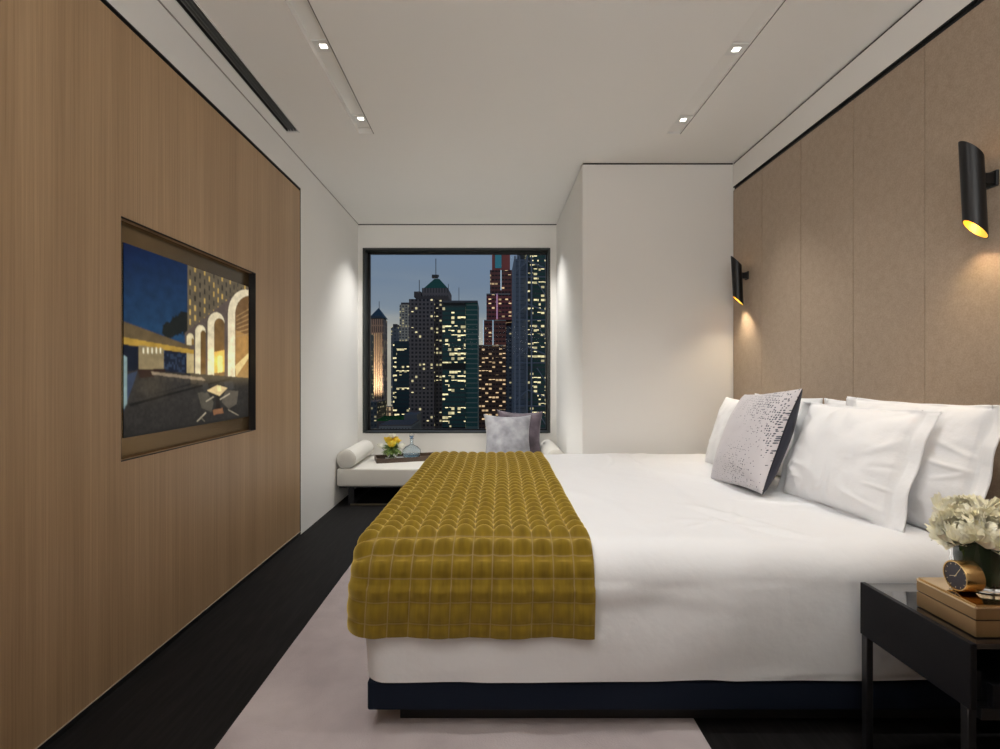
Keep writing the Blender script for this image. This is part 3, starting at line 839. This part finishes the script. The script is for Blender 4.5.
# bronze box
M['boxbr'] = mat('bronze_lacquer', (.40, .26, .13), .34, metal=.75, bump=(300, .05, .001))
M['boxtop'] = mat('polished_brass', (.62, .42, .20), .08, metal=1)
bx = thing('box', (1.32, 1.31, nzt), 'bronze lidded box with mirror polished top lying on the nightstand', 'box')
X0, X1, Y0, Y1 = 1.178, 1.50, 1.217, 1.388
MB().bbox(X0, X1, Y0, Y1, nzt, nzt+.040, .002, 2).build('body', M['boxbr'], bx)
MB().box(X0+.003, X1-.003, Y0+.003, Y1-.003, nzt+.040, nzt+.0425).build('seam', M['black'], bx)
MB().bbox(X0, X1, Y0, Y1, nzt+.0425, nzt+.070, .002, 2).build('lid', M['boxbr'], bx)
def octb(x0, x1, y0, y1, z0, z1, c):
    o = [(x0+c, y0), (x1-c, y0), (x1, y0+c), (x1, y1-c), (x1-c, y1), (x0+c, y1), (x0, y1-c), (x0, y0+c)]
    return MB().add([(p[0], p[1], z) for z in (z0, z1) for p in o], [tuple(range(8))[::-1], tuple(range(8, 16))]+[(i, (i+1) % 8, 8+(i+1) % 8, 8+i) for i in range(8)])
octb(X0-.002, X1+.002, Y0-.002, Y1+.002, nzt+.070, nzt+.0745, .004).build('rim', mat('pale_brass', (.85, .66, .42), .25, metal=.8), bx)
MB().box(X0+.003, X1-.003, Y0+.003, Y1-.003, nzt+.0745, nzt+.079).build('tray_top', M['boxtop'], bx)
zb = nzt+.0795

# clock: axis along X, face toward the foot of the bed
ck = thing('clock', (1.225, 1.302, zb), 'small round gold desk clock with dark face on the bronze box', 'clock')
R_ = .0385; cz = zb+R_; cyk = 1.300; ang = math.radians(-4)
def ckm(b, o=0):
    Mx = Matrix.Translation(Vector((1.203, cyk, cz))) @ Matrix.Rotation(ang, 4, 'Z') @ Matrix.Rotation(-PI/2, 4, 'Y'); return b.xform(Mx)
# in local frame: face normal +Z, body toward -Z
ckm(MB().lathe([(0, -.045), (R_-.002, -.045), (R_, -.043), (R_, -.002), (R_-.001, 0), (R_-.004, 0), (R_-.004, -.003), (0, -.003)], n=64)).build('case', M['gold'], ck, True, 35)
fc = ckm(MB().lathe([(0, -.0025), (R_-.0045, -.0025)], n=48)).build('dial', mat('dark_dial', (.035, .03, .045), .3), ck)
b = MB()
for k in range(12):
    a = 2*PI*k/12; s0 = len(b.v); b.box(-.0005, .0005, R_-.0105, R_-.007, -.0024, -.0018); b.xform(Matrix.Rotation(a, 4, 'Z'), s0)
ckm(b).build('hour_mark', mat('pale_gold', (.9, .75, .5), .3, metal=.6), fc)
for a, L_ in ((-2.15, .026), (.35, .019)):
    b = MB().box(-.0007, .0007, -.004, L_, -.0017, -.001); b.xform(Matrix.Rotation(a, 4, 'Z')); ckm(b).build('hand', bpy.data.materials['pale_gold'], fc)

# vase with peonies
vc = Vector((1.290, 1.330, zb))
vase = thing('vase', vc, 'round clear glass vase filled with dark leaves holding cream peonies', 'vase')
rv = .055; hv = .128
MB().lathe([(0, 0), (rv-.002, 0), (rv, .002), (rv, hv), (rv-.003, hv), (rv-.003, .012), (0, .012)], vc, 48).build('glass_body', M['glass'], vase, True, 40)
def leaf(b, base, d, L_, w, curl=.3, up=Vector((0, 0, 1))):
    d = Vector(d).normalized(); sd = d.cross(up)
    if sd.length < .01: sd = Vector((1, 0, 0))
    sd.normalize(); nn = sd.cross(d)
    def fn(u, v):
        t = u; ww = w*math.sin(PI*min(1, t*.97+.02))**.8
        s = 2*v-1
        return Vector(base)+d*(L_*t)-nn*(curl*L_*t*t)*1+sd*(s*ww/2)+nn*(abs(s)*ww*.18)
    b.grid(fn, 8, 4)
b = MB()
for k in range(26):                                # leaves lining the inside of the glass
    a = k*2.399; z = .014+.004*(k % 5); rr_ = rv-.010
    base = vc+Vector((math.cos(a)*rr_*.97, math.sin(a)*rr_*.97, z))
    sd = Vector((-math.sin(a), math.cos(a), 0)); upv = Vector((sd.x*.15, sd.y*.15, 1)).normalized(); nrm = Vector((math.cos(a), math.sin(a), 0))
    L_, w_ = .105, .034
    b.grid(lambda u, v: base+upv*(L_*u)+sd*((2*v-1)*w_/2*math.sin(PI*(u*.9+.08))**.6)-nrm*(abs(2*v-1)*.004), 8, 4)
b.build('leaves', M['darkleaf'], vase, True)
M['peony'] = mat('cream_petal', (.95, .90, .68), .6, sheen=.2, var=(30, (.98, .965, .87), .35, .65))
def peony(c, R, label, seed, m, name='peony', group='cream peonies in the glass vase', stem_to=None, layers=7, cat='flower', stemr=.0022, tilt=(0, 0)):
    rnd = random.Random(seed)
    e = thing(name, c, label, cat, group)
    b = MB()
    tv_ = Vector((tilt[0], tilt[1], 1)).normalized(); RM = Vector((0, 0, 1)).rotation_difference(tv_).to_matrix()
    for Lr in range(layers):
        t = Lr/(layers-1)                       # 0 = heart, 1 = outermost
        Rl = R*(.36+.64*t); cnt = 5+int(1.6*Lr)
        for q in range(cnt):
            a = 2*PI*q/cnt+rnd.uniform(-.2, .2)+Lr*.6
            th1 = math.radians(162-50*t+rnd.uniform(-20, 22)); hw = (1.0-.25*t)*rnd.uniform(.8, 1.05)*(2*PI/cnt)
            ph = rnd.uniform(0, 6); ro = rnd.uniform(.84, 1.12)
            def fn(u, v):
                sv = 2*v-1
                th = .35+(th1-.35)*u*(1-.10*sv*sv)-R*0
                ww = hw*math.sin(min(PI/2, u*PI*.75+.25))
                az = a+sv*ww
                rr = Rl*ro*(1+.05*math.sin(sv*8+ph)*u**2+(.10+.16*t)*u**4+.06*sv*sv*u)
                z = -math.cos(th)*rr+R*.05*math.sin(sv*9+ph)*u**3
                hz = math.sin(th)*rr*(1+.12*t*u**3)
                return Vector(c)+RM @ Vector((math.cos(az)*hz, math.sin(az)*hz, z))
            b.grid(fn, 8, 8)
    b.build('petals', m, e, True)
    if stem_to is not None:
        MB().tube([Vector(c)-Vector((0, 0, R*.3)), (Vector(c)+Vector(stem_to))/2-Vector((0, 0, R*.2)), stem_to], stemr, 7).build('stem', M['stem'], e, True)
    return e
pe = [(-.060, -.012, .172, .043, 'cream peony at the left of the bouquet, leaning over the clock'),
      (-.002, -.046, .174, .045, 'cream peony low at the front of the bouquet'),
      (-.014, .030, .204, .043, 'cream peony at the back top of the bouquet'),
      (.060, -.022, .190, .047, 'cream peony at the right of the bouquet, cut by the picture edge'),
      (.050, .055, .186, .042, 'cream peony at the back right of the bouquet')]
for i, (dx, dy, dz, R, lb) in enumerate(pe):
    peony(vc+Vector((dx, dy, dz-.016)), R, lb, 10+i, M['peony'], tilt=(dx*14-.15, dy*10-.45), stem_to=vc+Vector((dx*.35, dy*.35, .016)))
b = MB()
for k in range(11):
    a = k*2.4+.3; leaf(b, vc+Vector((math.cos(a)*.03, math.sin(a)*.03, .112)), (math.cos(a), math.sin(a), .3), .062, .022, .4)
b.build('collar_leaves', M['darkleaf'], vase, True)

# ------------------------------------------------------------------ daybed
DX0, DX1, DY0, DY1 = XL+.006, .655, 4.405, YF-.002
db = thing('daybed', (-.36, 4.77, 0), 'white upholstered daybed on a bronze base under the window', 'daybed')
def seatf(u, v):
    pass
MB().bbox(DX0+.002, DX1-.002, DY0, DY1, .163, .322, .018, 5).build('seat_cushion', M['daybed'], db, True, 50)
M['dbleg'] = mat('bronze_leg', (.30, .25, .18), .35, metal=.8)
MB().box(DX0+.02, DX1-.02, DY0+.02, DY1-.05, .150, .163).build('base_plate', M['black'], db)
for (x) in (-1.27, .50):
    b = MB()
    b.box(x, x+.05, DY0+.015, DY0+.03, 0, .15); b.box(x, x+.05, DY1-.12, DY1-.105, 0, .15)
    b.box(x, x+.05, DY0+.03, DY1-.12, 0, .012); b.build('leg', M['black'], db)
MB().box(-1.25, .52, DY0+.004, DY0+.016, .0, .012).build('front_rail', M['dbleg'], db)
def bolster(x, label):
    e = thing('bolster', (x, 4.76, .322), label, 'bolster cushion', 'round white bolsters at the daybed ends')
    r = .083; y0, y1 = DY0+.0, YF-.03
    L_ = y1-y0
    prof = [(0, 0), (r*.5, -.001), (r*.88, .002), (r*.965, .008), (r, .02)]+[(r*(1+.012*math.sin(k*1.1)), .02+(L_-.04)*k/12) for k in range(1, 12)]+[(r, L_-.02), (r*.96, L_-.008), (0, L_)]
    b = MB().lathe(prof, (0, 0, 0), 40)
    b.xform(Matrix.Translation((x, y0, .322+r*.985)) @ Matrix.Rotation(-PI/2, 4, 'X')); b.build('cover', M['daybed'], e, True, 60)
    for yy in (y0+.012, y1-.012):
        b = MB(); b.tube([(x+(r+.001)*math.cos(2*PI*k/40), yy, .322+r*.985+(r+.001)*math.sin(2*PI*k/40)) for k in range(41)], .0028, 6, False)
        b.build('piping', M['daybed'], e, True)
bolster(-1.288, 'round white bolster cushion at the daybed end by the white left wall')
bolster(.568, 'round white bolster cushion at the daybed end behind the bed')
# cushions on daybed
def vel(name, c1, c2):
    return mat(name, c1, .55, sheen=.6, var=(9, c2, .35, .65), bump=(40, .2, .003))
o, _ = pillow((.15, 4.755, .545), (1, .12, -.03), (0, .28, 1), .46, .46, .13, vel('grey_crushed_velvet', (.20, .20, .225), (.40, .40, .43)), 'cushion', pin=.11, seed=21, wr_=.004)
tag(o, 'silver grey crushed velvet cushion standing on the daybed, in front of the purple one', 'cushion')
o, _ = pillow((.27, 4.93, .565), (1, -.05, -.03), (0, .2, 1), .46, .47, .13, vel('dusky_purple_velvet', (.06, .045, .06), (.14, .105, .135)), 'cushion', pin=.13, seed=25, wr_=.004)
tag(o, 'dusky purple cushion leaning on the window wall behind the silver grey one', 'cushion')

# tray
a_ = math.radians(18); tr_o = Vector((-1.074, 4.655, .3225)); ca_, sa_ = math.cos(a_), math.sin(a_)
TM = Matrix.Translation(tr_o) @ Matrix.Rotation(a_, 4, 'Z')
ty = thing('serving_tray', TM @ Vector((.31, .125, 0)), 'dark wooden rectangular tray on the daybed seat', 'tray')
TW, TD = .62, .25
MB().box(.008, TW-.008, .008, TD-.008, 0, .012).xform(TM).build('base', M['traywood'], ty)
b = MB()
b.box(0, TW, 0, .01, 0, .042); b.box(0, TW, TD-.01, TD, 0, .042); b.box(0, .01, .01, TD-.01, 0, .042); b.box(TW-.01, TW, .01, TD-.01, 0, .042)
b.xform(TM).build('rim', M['traywood'], ty)
b = MB().bbox(.10, .40, .03, .22, .0125, .018, .001, 1).xform(TM)
tag(b.build('book', mat('white_paper', (.78, .79, .80), .6)), 'thin white booklet lying flat in the wooden tray', 'booklet')
zt_ = tr_o.z+.0185
# flower pot
fc_ = TM @ Vector((.155, .115, 0)); fc_.z = zt_
fv = thing('vase', fc_, 'small clear glass vase of yellow and white flowers in the wooden tray', 'vase')
MB().lathe([(0, 0), (.040, 0), (.045, .01), (.046, .07), (.043, .071), (.042, .012), (0, .010)], fc_, 28).build('glass_body', M['glass'], fv, True, 40)
b = MB()
for k in range(10):
    a = k*2.4; b.tube([fc_+Vector((.02*math.cos(a), .02*math.sin(a), .012)), fc_+Vector((-.02*math.cos(a), -.02*math.sin(a), .08))], .0025, 5)
b.build('stems', M['stem'], fv)
b = MB()
for k in range(70):
    a = k*2.399; el = random.uniform(-.7, 1.2)
    leaf(b, fc_+Vector((math.cos(a)*.02, math.sin(a)*.02, .075+.04*random.random())), (math.cos(a), math.sin(a), el), random.uniform(.06, .105), .034, .25)
b.build('foliage', mat('yellow_green_leaf', (.12, .22, .05), .5, var=(25, (.36, .48, .16), .35, .65)), fv, True)
M['yel'] = mat('yellow_petal', (.85, .55, .02), .6, var=(30, (.95, .75, .10), .35, .65))
M['whp'] = mat('white_petal', (.85, .84, .75), .6)
fl = [(.005, -.045, .155, .036, 'yel', 'yellow rose at the front centre of the small bouquet'), (-.035, .0, .185, .034, 'yel', 'yellow rose at the top left of the small bouquet'),
      (.04, .0, .18, .034, 'yel', 'yellow rose at the top right of the small bouquet'), (-.10, -.045, .135, .028, 'whp', 'white blossom at the lower left of the small bouquet'),
      (.098, -.045, .135, .028, 'whp', 'white blossom at the lower right of the small bouquet'), (0, .0, .222, .026, 'whp', 'white blossom at the very top of the small bouquet')]
for i, (dx, dy, dz, R, mm, lb) in enumerate(fl):
    peony(fc_+Vector((dx, dy, dz)), R, lb, 40+i, M[mm], 'rose' if mm == 'yel' else 'white_flower', 'flowers in the tray bouquet', fc_+Vector((dx*.25, dy*.25, .03)), 4, stemr=.0016)
# decanter
dc = TM @ Vector((.345, .125, 0)); dc.z = zt_
de = thing('decanter', dc, 'round blue tinted glass decanter with stopper in the wooden tray', 'decanter')
M['blueglass'] = mat('blue_glass', (.86, .93, .98), .03, trans=1, ior=1.42)
MB().lathe([(0, 0), (.06, 0), (.082, .012), (.092, .045), (.086, .08), (.060, .108), (.026, .124), (.016, .135), (.015, .18), (.022, .188), (.019, .19), (.012, .18), (.012, .136),
            (.022, .119), (.056, .103), (.082, .078), (.088, .045), (.078, .016), (.058, .005), (0, .005)], dc, 40).build('glass_body', M['blueglass'], de, True, 50)
MB().lathe([(0, .008), (.056, .008), (.076, .018), (.082, .036), (0, .036)], dc, 40).build('liquid', mat('blue_water', (.25, .45, .62), .05, trans=1, ior=1.33), de, True, 50)
MB().lathe([(0, .182), (.011, .182), (.012, .195), (.022, .205), (.026, .222), (.018, .236), (0, .240)], dc, 24).build('stopper', M['glass'], de, True, 50)

# ------------------------------------------------------------------ city outside
GZ = -170
gnd = MB().box(-1500, 1500, 20, 3500, GZ-1, GZ).build('ground', mat('city_ground', (.02, .022, .024), .9)); struct(gnd, 'dark city ground far below the window', 'ground')
CS = 3.2
YEL = (1, .84, .45)
def tower(label, parts, group='city towers outside the window', name='office_tower'):
    """parts: list of (part_name, px0, px1, pytop, pybot or None, D, depth, material)"""
    parts = [(q[0], q[1], q[2], q[3], q[4], q[5]*CS, q[6]*CS, q[7]) for q in parts]
    p0 = parts[0]; D = p0[5]
    c = at((p0[1]+p0[2])/2, 400, D)
    e = thing(name, (c.x, D+p0[6]/2, GZ), label, 'building', group)
    for (pn, a, b_, t_, bo, D, dp, m) in parts:
        A = at(a, t_, D); B = at(b_, t_, D)
        z0 = GZ if bo is None else at(a, bo, D).z
        MB().box(A.x, B.x, D, D+dp, z0, A.z).build(pn, m, e)
    return e
def prim(e, pn, px, D, dp, base_px, top_py, bot_py, m, topw=0.0):
    D *= CS; dp *= CS
    a = at(px-base_px, bot_py, D); b_ = at(px+base_px, bot_py, D); t_ = at(px, top_py, D+dp/2)
    w = b_.x-a.x; cx = (a.x+b_.x)/2; cy = D+dp/2; tw = w*topw/2
    zt = EYE-(top_py-CY)/F*D
    vs = [(a.x, D, a.z), (b_.x, D, a.z), (b_.x, D+dp, a.z), (a.x, D+dp, a.z)]+[(cx-tw, cy-tw, zt), (cx+tw, cy-tw, zt), (cx+tw, cy+tw, zt), (cx-tw, cy+tw, zt)]
    return MB().add(vs, [(0, 1, 5, 4), (1, 2, 6, 5), (2, 3, 7, 6), (3, 0, 4, 7), (0, 3, 2, 1), (4, 5, 6, 7)]).build(pn, m, e)
def mast(e, pn, px, top, bot, D, r, m, dy=0):
    D *= CS; r *= CS; dy *= CS
    a = at(px, bot, D); t_ = at(px, top, D)
    return MB().tube([(a.x, D+dy, a.z), (a.x, D+dy, t_.z)], r, 6).build(pn, m, e)
stone = mat('tower_stone', (.10, .085, .09), .8)
green = mat('green_copper_roof', (.03, .14, .10), .6)
bluer = mat('blue_roof', (.035, .085, .13), .6)
mastm = mat('mast_metal', (.05, .05, .06), .5)

def cbx(e, pn, px0, px1, py0, py1, D, dp, m):
    D *= CS; dp *= CS
    A = at(px0, py1, D); B = at(px1, py0, D)
    return MB().box(A.x, B.x, D, D+dp, A.z, B.z).build(pn, m, e)
tower('dark glass tower at the left edge of the window view', [('body', 360, 370.5, 334, None, 150, 4, facade('fa', (.02, .035, .045), (.01, .04, .05), YEL, 3.2, 3.4, .6, .5, .38, .9, .3, 1))])
goldf = facade('fb', (.17, .12, .105), (.02, .02, .03), (1, .75, .4), 2.3, 8.0, .4, .8, .15, .5, 0, 2)
e = tower('slim tower with blue pyramid roof and golden floodlit shaft', [('body', 369.6, 383.3, 319, None, 170, 6.5, goldf), ('shoulder', 370.4, 382.6, 316, 319, 170.3, 6, stone)])
prim(e, 'roof', 376.6, 170, 6.5, 7.4, 306.5, 317.5, bluer); mast(e, 'spire', 377.2, 300, 308, 170, .10, mastm, 3)
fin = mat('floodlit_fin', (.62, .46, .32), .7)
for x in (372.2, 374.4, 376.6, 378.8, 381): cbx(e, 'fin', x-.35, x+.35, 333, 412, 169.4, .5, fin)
fs_ = spot('facade_floodlight', tuple(at(377, 402, 161*CS)), tuple(at(376.6, 350, 170*CS)), 3.0e5, 110, .9, (1, .76, .48), .5)
tower('low golden lit podium block at the foot of the pyramid tower', [('body', 375, 393, 407, None, 162, 5, facade('fz', (.30, .22, .17), (.05, .04, .04), (1, .7, .4), 4, 6, .5, .6, .6, .9, 0, 22))], name='podium_block')
e = tower('small hazy tower on the horizon between the pyramid tower and the pale block', [('body', 391, 398.5, 327, None, 380, 20, facade('fc', (.13, .14, .16), (.06, .07, .09), YEL, 9, 9, .5, .5, .2, .6, 0, 4)), ('top', 393, 397, 324, 327, 381, 12, stone)])
e = tower('pale concrete apartment tower with rows of small windows', [('body', 399.6, 410, 304.5, None, 230, 20, facade('fd', (.42, .38, .32), (.04, .045, .06), YEL, 4.6, 4.2, .5, .5, .3, .8, 0, 5)), ('parapet', 401, 410, 302.5, 304.5, 231, 14, stone)])
e = tower('teal glass office block with bright horizontal floors left of the stone tower', [('body', 393, 411, 343, None, 140, 26, facade('fe', (.014, .035, .05), (.01, .05, .065), YEL, 2.2, 3.9, .95, .45, .47, 1.5, .7, 6)), ('top', 394, 411, 341, 343, 141, 14, mat('blue_dark', (.02, .06, .09), .5))])
fmain = facade('ff', (.105, .092, .105), (.014, .014, .022), YEL, 2.95, 3.1, .55, .55, .07, 1.2, 0, 7)
e = tower('big grey stone tower with square windows and green pyramid roof', [('body', 409, 434, 299, None, 120, 15, fmain), ('side_wing', 434, 442.5, 300, None, 121, 14, facade('fg', (.05, .045, .055), (.008, .008, .014), YEL, 2.6, 3.1, .6, .5, .28, 1.0, 0, 8)),
        ('crown', 416, 448, 296, 301, 122, 12, stone), ('crown', 422, 448, 288, 296, 122.5, 11, facade('fcr', (.12, .105, .115), (.06, .055, .065), YEL, 2.2, 9, .5, .8, .0, .2, 0, 30))])
dD = 124
prim(e, 'roof', 435.8, dD, 6, 12.4, 277, 288.6, green, .2)
cbx(e, 'lantern', 431.8, 437.6, 274.6, 277.4, dD+2.2, 1.4, mastm)
for x in (431.8, 434.6, 437.4): mast(e, 'lantern_post', x, 272.8, 275, dD, .12, mastm, 2.5)
mast(e, 'spire', 434.6, 256, 274, dD, .10, mastm, 2.8); mast(e, 'spire', 419.3, 280, 292, dD, .09, mastm, 0); mast(e, 'spire', 448.4, 284, 300, dD, .07, mastm, 0)
cbx(e, 'plant_room', 414, 421, 291.5, 297, 122.2, 6, stone)
fgl = facade('fh', (.02, .045, .05), (.012, .075, .075), YEL, 2.1, 3.05, .95, .6, .46, 1.5, .5, 9, darkband=(.05, .15, 43))
fgr = facade('fi', (.10, .16, .16), (.008, .085, .09), YEL, 30, 3.3, 1.0, .75, .0, .5, 0, 10)
e = tower('teal glass office tower with many lit floors in the middle of the view', [('body', 442.5, 465.5, 302.5, None, 105, 12, fgl), ('side_wing', 465.5, 477.6, 303, None, 105.5, 11, fgr), ('parapet', 442.5, 477.6, 300.5, 302.5, 105, 12, mat('slate', (.09, .10, .13), .5))])
mast(e, 'mast', 458, 285, 301, 106, .06, mastm, 3)
def rf(n, s_, w_=(.15, .05, .045), fr=.25): return facade(n, w_, (.03, .016, .022), (1, .66, .35), 3.1, 3.9, .8, .42, fr, 1.2, .3, s_)  # red lighting of the stepped tower is put into its wall colours
rl = mat('red_lit_face', (.42, .10, .09), .6); wl = mat('white_light_strip', (.6, .7, .8), .5, emit=(.6, .8, .95), es=.5); pk = mat('pink_light_strip', (.6, .4, .6), .5, emit=(1, .5, .8), es=.4)
e = tower('stepped brown tower with coloured light strips rising right of the teal tower', [
    ('body', 475.5, 506, 345, None, 140, 22, rf('fj', 11, (.095, .05, .04), .45)), ('step', 483, 506, 320, 345, 142, 20, rf('fk', 12)), ('step', 486.5, 513, 293.5, 320, 144, 18, rf('fl', 13, (.20, .05, .055))),
    ('step', 490, 513, 270, 293.5, 146, 16, rf('fm', 14)), ('top', 492, 510, 240, 270, 148, 12, rl)])
for (px, t_, bo, D, m_) in ((501, 270, 290, 145.7, wl), (497, 293.5, 319, 143.7, pk), (493, 320, 345, 141.7, wl), (483.4, 320, 345, 141.7, wl)):
    cbx(e, 'light_strip', px-.45, px+.45, t_, bo, D, .28, m_)
lg = mat('ledge', (.3, .36, .4), .6)
for (a, b__, py, D) in ((483, 505, 345.3, 139.7), (486.5, 510, 294, 143.7), (484, 506, 320.3, 141.7)): cbx(e, 'ledge', a, b__, py-.4, py+.4, D, .28, lg)
cbx(e, 'sign_panel', 495, 501.5, 248, 268, 147.6, .3, mat('blue_green_sign', (.02, .2, .25), .5, emit=(.05, .22, .3), es=.3))
# steel frame tower
steel = mat('blue_grey_steel', (.16, .20, .28), .5, metal=.1)
fst = facade('fn', (.03, .05, .06), (.012, .065, .06), YEL, 2.1, 2.5, .9, .5, .42, 1.5, .45, 15)
e = tower('blue grey steel framed tower with diagonal braces at the right of the view', [
    ('body', 527, 561, 252, None, 90, 12, fst), ('panel_wall', 514, 527, 259, None, 90.6, 10, facade('fpw', (.10, .13, .19), (.05, .07, .11), YEL, 14, 2.5, .9, .12, 0, 0, 0, 31)), ('roof_block', 519, 556, 244, 253, 92, 9, steel)])
def strut(a, b__, w=.28, D=89.3):
    D *= CS; p, q = at(*a, D), at(*b__, D)
    MB().tube([p, q], w*CS*.5, 6).build('brace', steel, e)
for x in (515, 519.5, 527, 531.5): strut((x, 256), (x, 470), .34)
for y0_ in (270, 313, 356, 399):
    strut((514, y0_+3), (528, y0_-9)); strut((528, y0_-9), (554, y0_+2), .3)
    strut((514, y0_+7), (554, y0_+7), .22); strut((537, y0_+12), (546, y0_+26), .2)
lv_ = mat('louvre', (.03, .04, .055), .5)
for k in range(22): cbx(e, 'louvre', 528, 530.8, 258+k*9, 262+k*9, 89.5, .4, lv_)
tower('slim dark blue tower with balconies squeezed beside the steel framed tower', [('body', 505, 514.5, 322, None, 166, 10, facade('fo', (.05, .075, .12), (.015, .025, .045), YEL, 4.4, 4.0, .5, .4, .14, .9, 0, 17))])
e = tower('low grey building with a colonnade below the pyramid tower', [('body', 379, 411, 426, None, 82, 10, facade('fp', (.12, .13, .14), (.01, .012, .015), YEL, 1.6, 6, .5, .6, .05, .5, 0, 18)), ('parapet', 379, 411, 424.8, 426, 82, 9, stone)], name='low_building')
e = tower('rooftop terrace with green turf below the pyramid tower', [('body', 377, 402, 421, None, 110, 10, stone)], name='roof_terrace')
D_ = 110*CS; A = at(377, 421, D_); B = at(402, 421, D_)
hb = MB()
hb.grid(lambda u, v: (A.x+(B.x-A.x)*u, D_+28*v, A.z+.9+1.6*abs(nz(u*40, v*12, 2))), 60, 16)
hb.box(A.x, B.x, D_, D_+28, A.z, A.z+1.0)
hb.build('turf', mat('turf_green', (.02, .15, .025), .9), e)
tower('plain grey service block beside the green terrace', [('body', 404, 417, 414.5, None, 97, 6, mat('service_grey', (.14, .15, .17), .7))], name='service_block')
tower('dark low block in the lower left corner of the view', [('body', 360, 377, 402, None, 132, 12, facade('fq', (.05, .065, .08), (.015, .03, .045), YEL, 3, 3.6, .6, .5, .25, .6, 0, 19))], name='low_building')

# ------------------------------------------------------------------ sky
w = bpy.data.worlds.new('dusk_sky'); SC.world = w; w.use_nodes = True; nt = w.node_tree
bg = nt.nodes['Background']; tc = N(nt, 'ShaderNodeTexCoord'); sp = N(nt, 'ShaderNodeSeparateXYZ'); nt.links.new(tc.outputs['Generated'], sp.inputs[0])
mp = N(nt, 'ShaderNodeMapping'); mp.inputs['Scale'].default_value = (3, 3, 16)
cl = N(nt, 'ShaderNodeTexNoise'); cl.inputs['Scale'].default_value = 1.6; cl.inputs['Detail'].default_value = 5
nt.links.new(tc.outputs['Generated'], mp.inputs[0]); nt.links.new(mp.outputs[0], cl.inputs['Vector'])
zz = mth(nt, 'ADD', sp.outputs[2], mth(nt, 'MULTIPLY', mth(nt, 'SUBTRACT', cl.outputs['Fac'], .5), .10))
cr = N(nt, 'ShaderNodeValToRGB'); els = cr.color_ramp.elements
els[0].position = 0; els[0].color = (.42, .38, .30, 1)
els[1].position = 1; els[1].color = (.06, .10, .18, 1)
for p, c in ((.05, (.50, .46, .38)), (.09, (.38, .38, .36)), (.125, (.24, .285, .335)), (.19, (.185, .24, .32)), (.28, (.165, .235, .35))):
    q = els.new(p); q.color = (*c, 1)
nt.links.new(zz, cr.inputs[0]); nt.links.new(cr.outputs[0], bg.inputs[0]); bg.inputs[1].default_value = 1.0

# ------------------------------------------------------------------ camera
cam = bpy.data.cameras.new('camera'); co = bpy.data.objects.new('camera', cam); COL.objects.link(co); SC.camera = co
co.location = (0, 0, EYE); co.rotation_euler = (PI/2, 0, 0)
cam.sensor_width = 36; cam.lens = F/1000*36; cam.shift_x = 8/1000; cam.shift_y = -.5/1000; cam.clip_start = .05; cam.clip_end = 2000
SC.view_settings.view_transform = 'Standard'; SC.view_settings.look = 'None'; SC.view_settings.exposure = 0; SC.view_settings.gamma = 1
SC.view_settings.use_curve_mapping = False
SC.cycles.max_bounces = 10; SC.cycles.diffuse_bounces = 5; SC.cycles.transparent_max_bounces = 12
for o in bpy.data.objects:
    if '_w' in o.keys(): del o['_w']
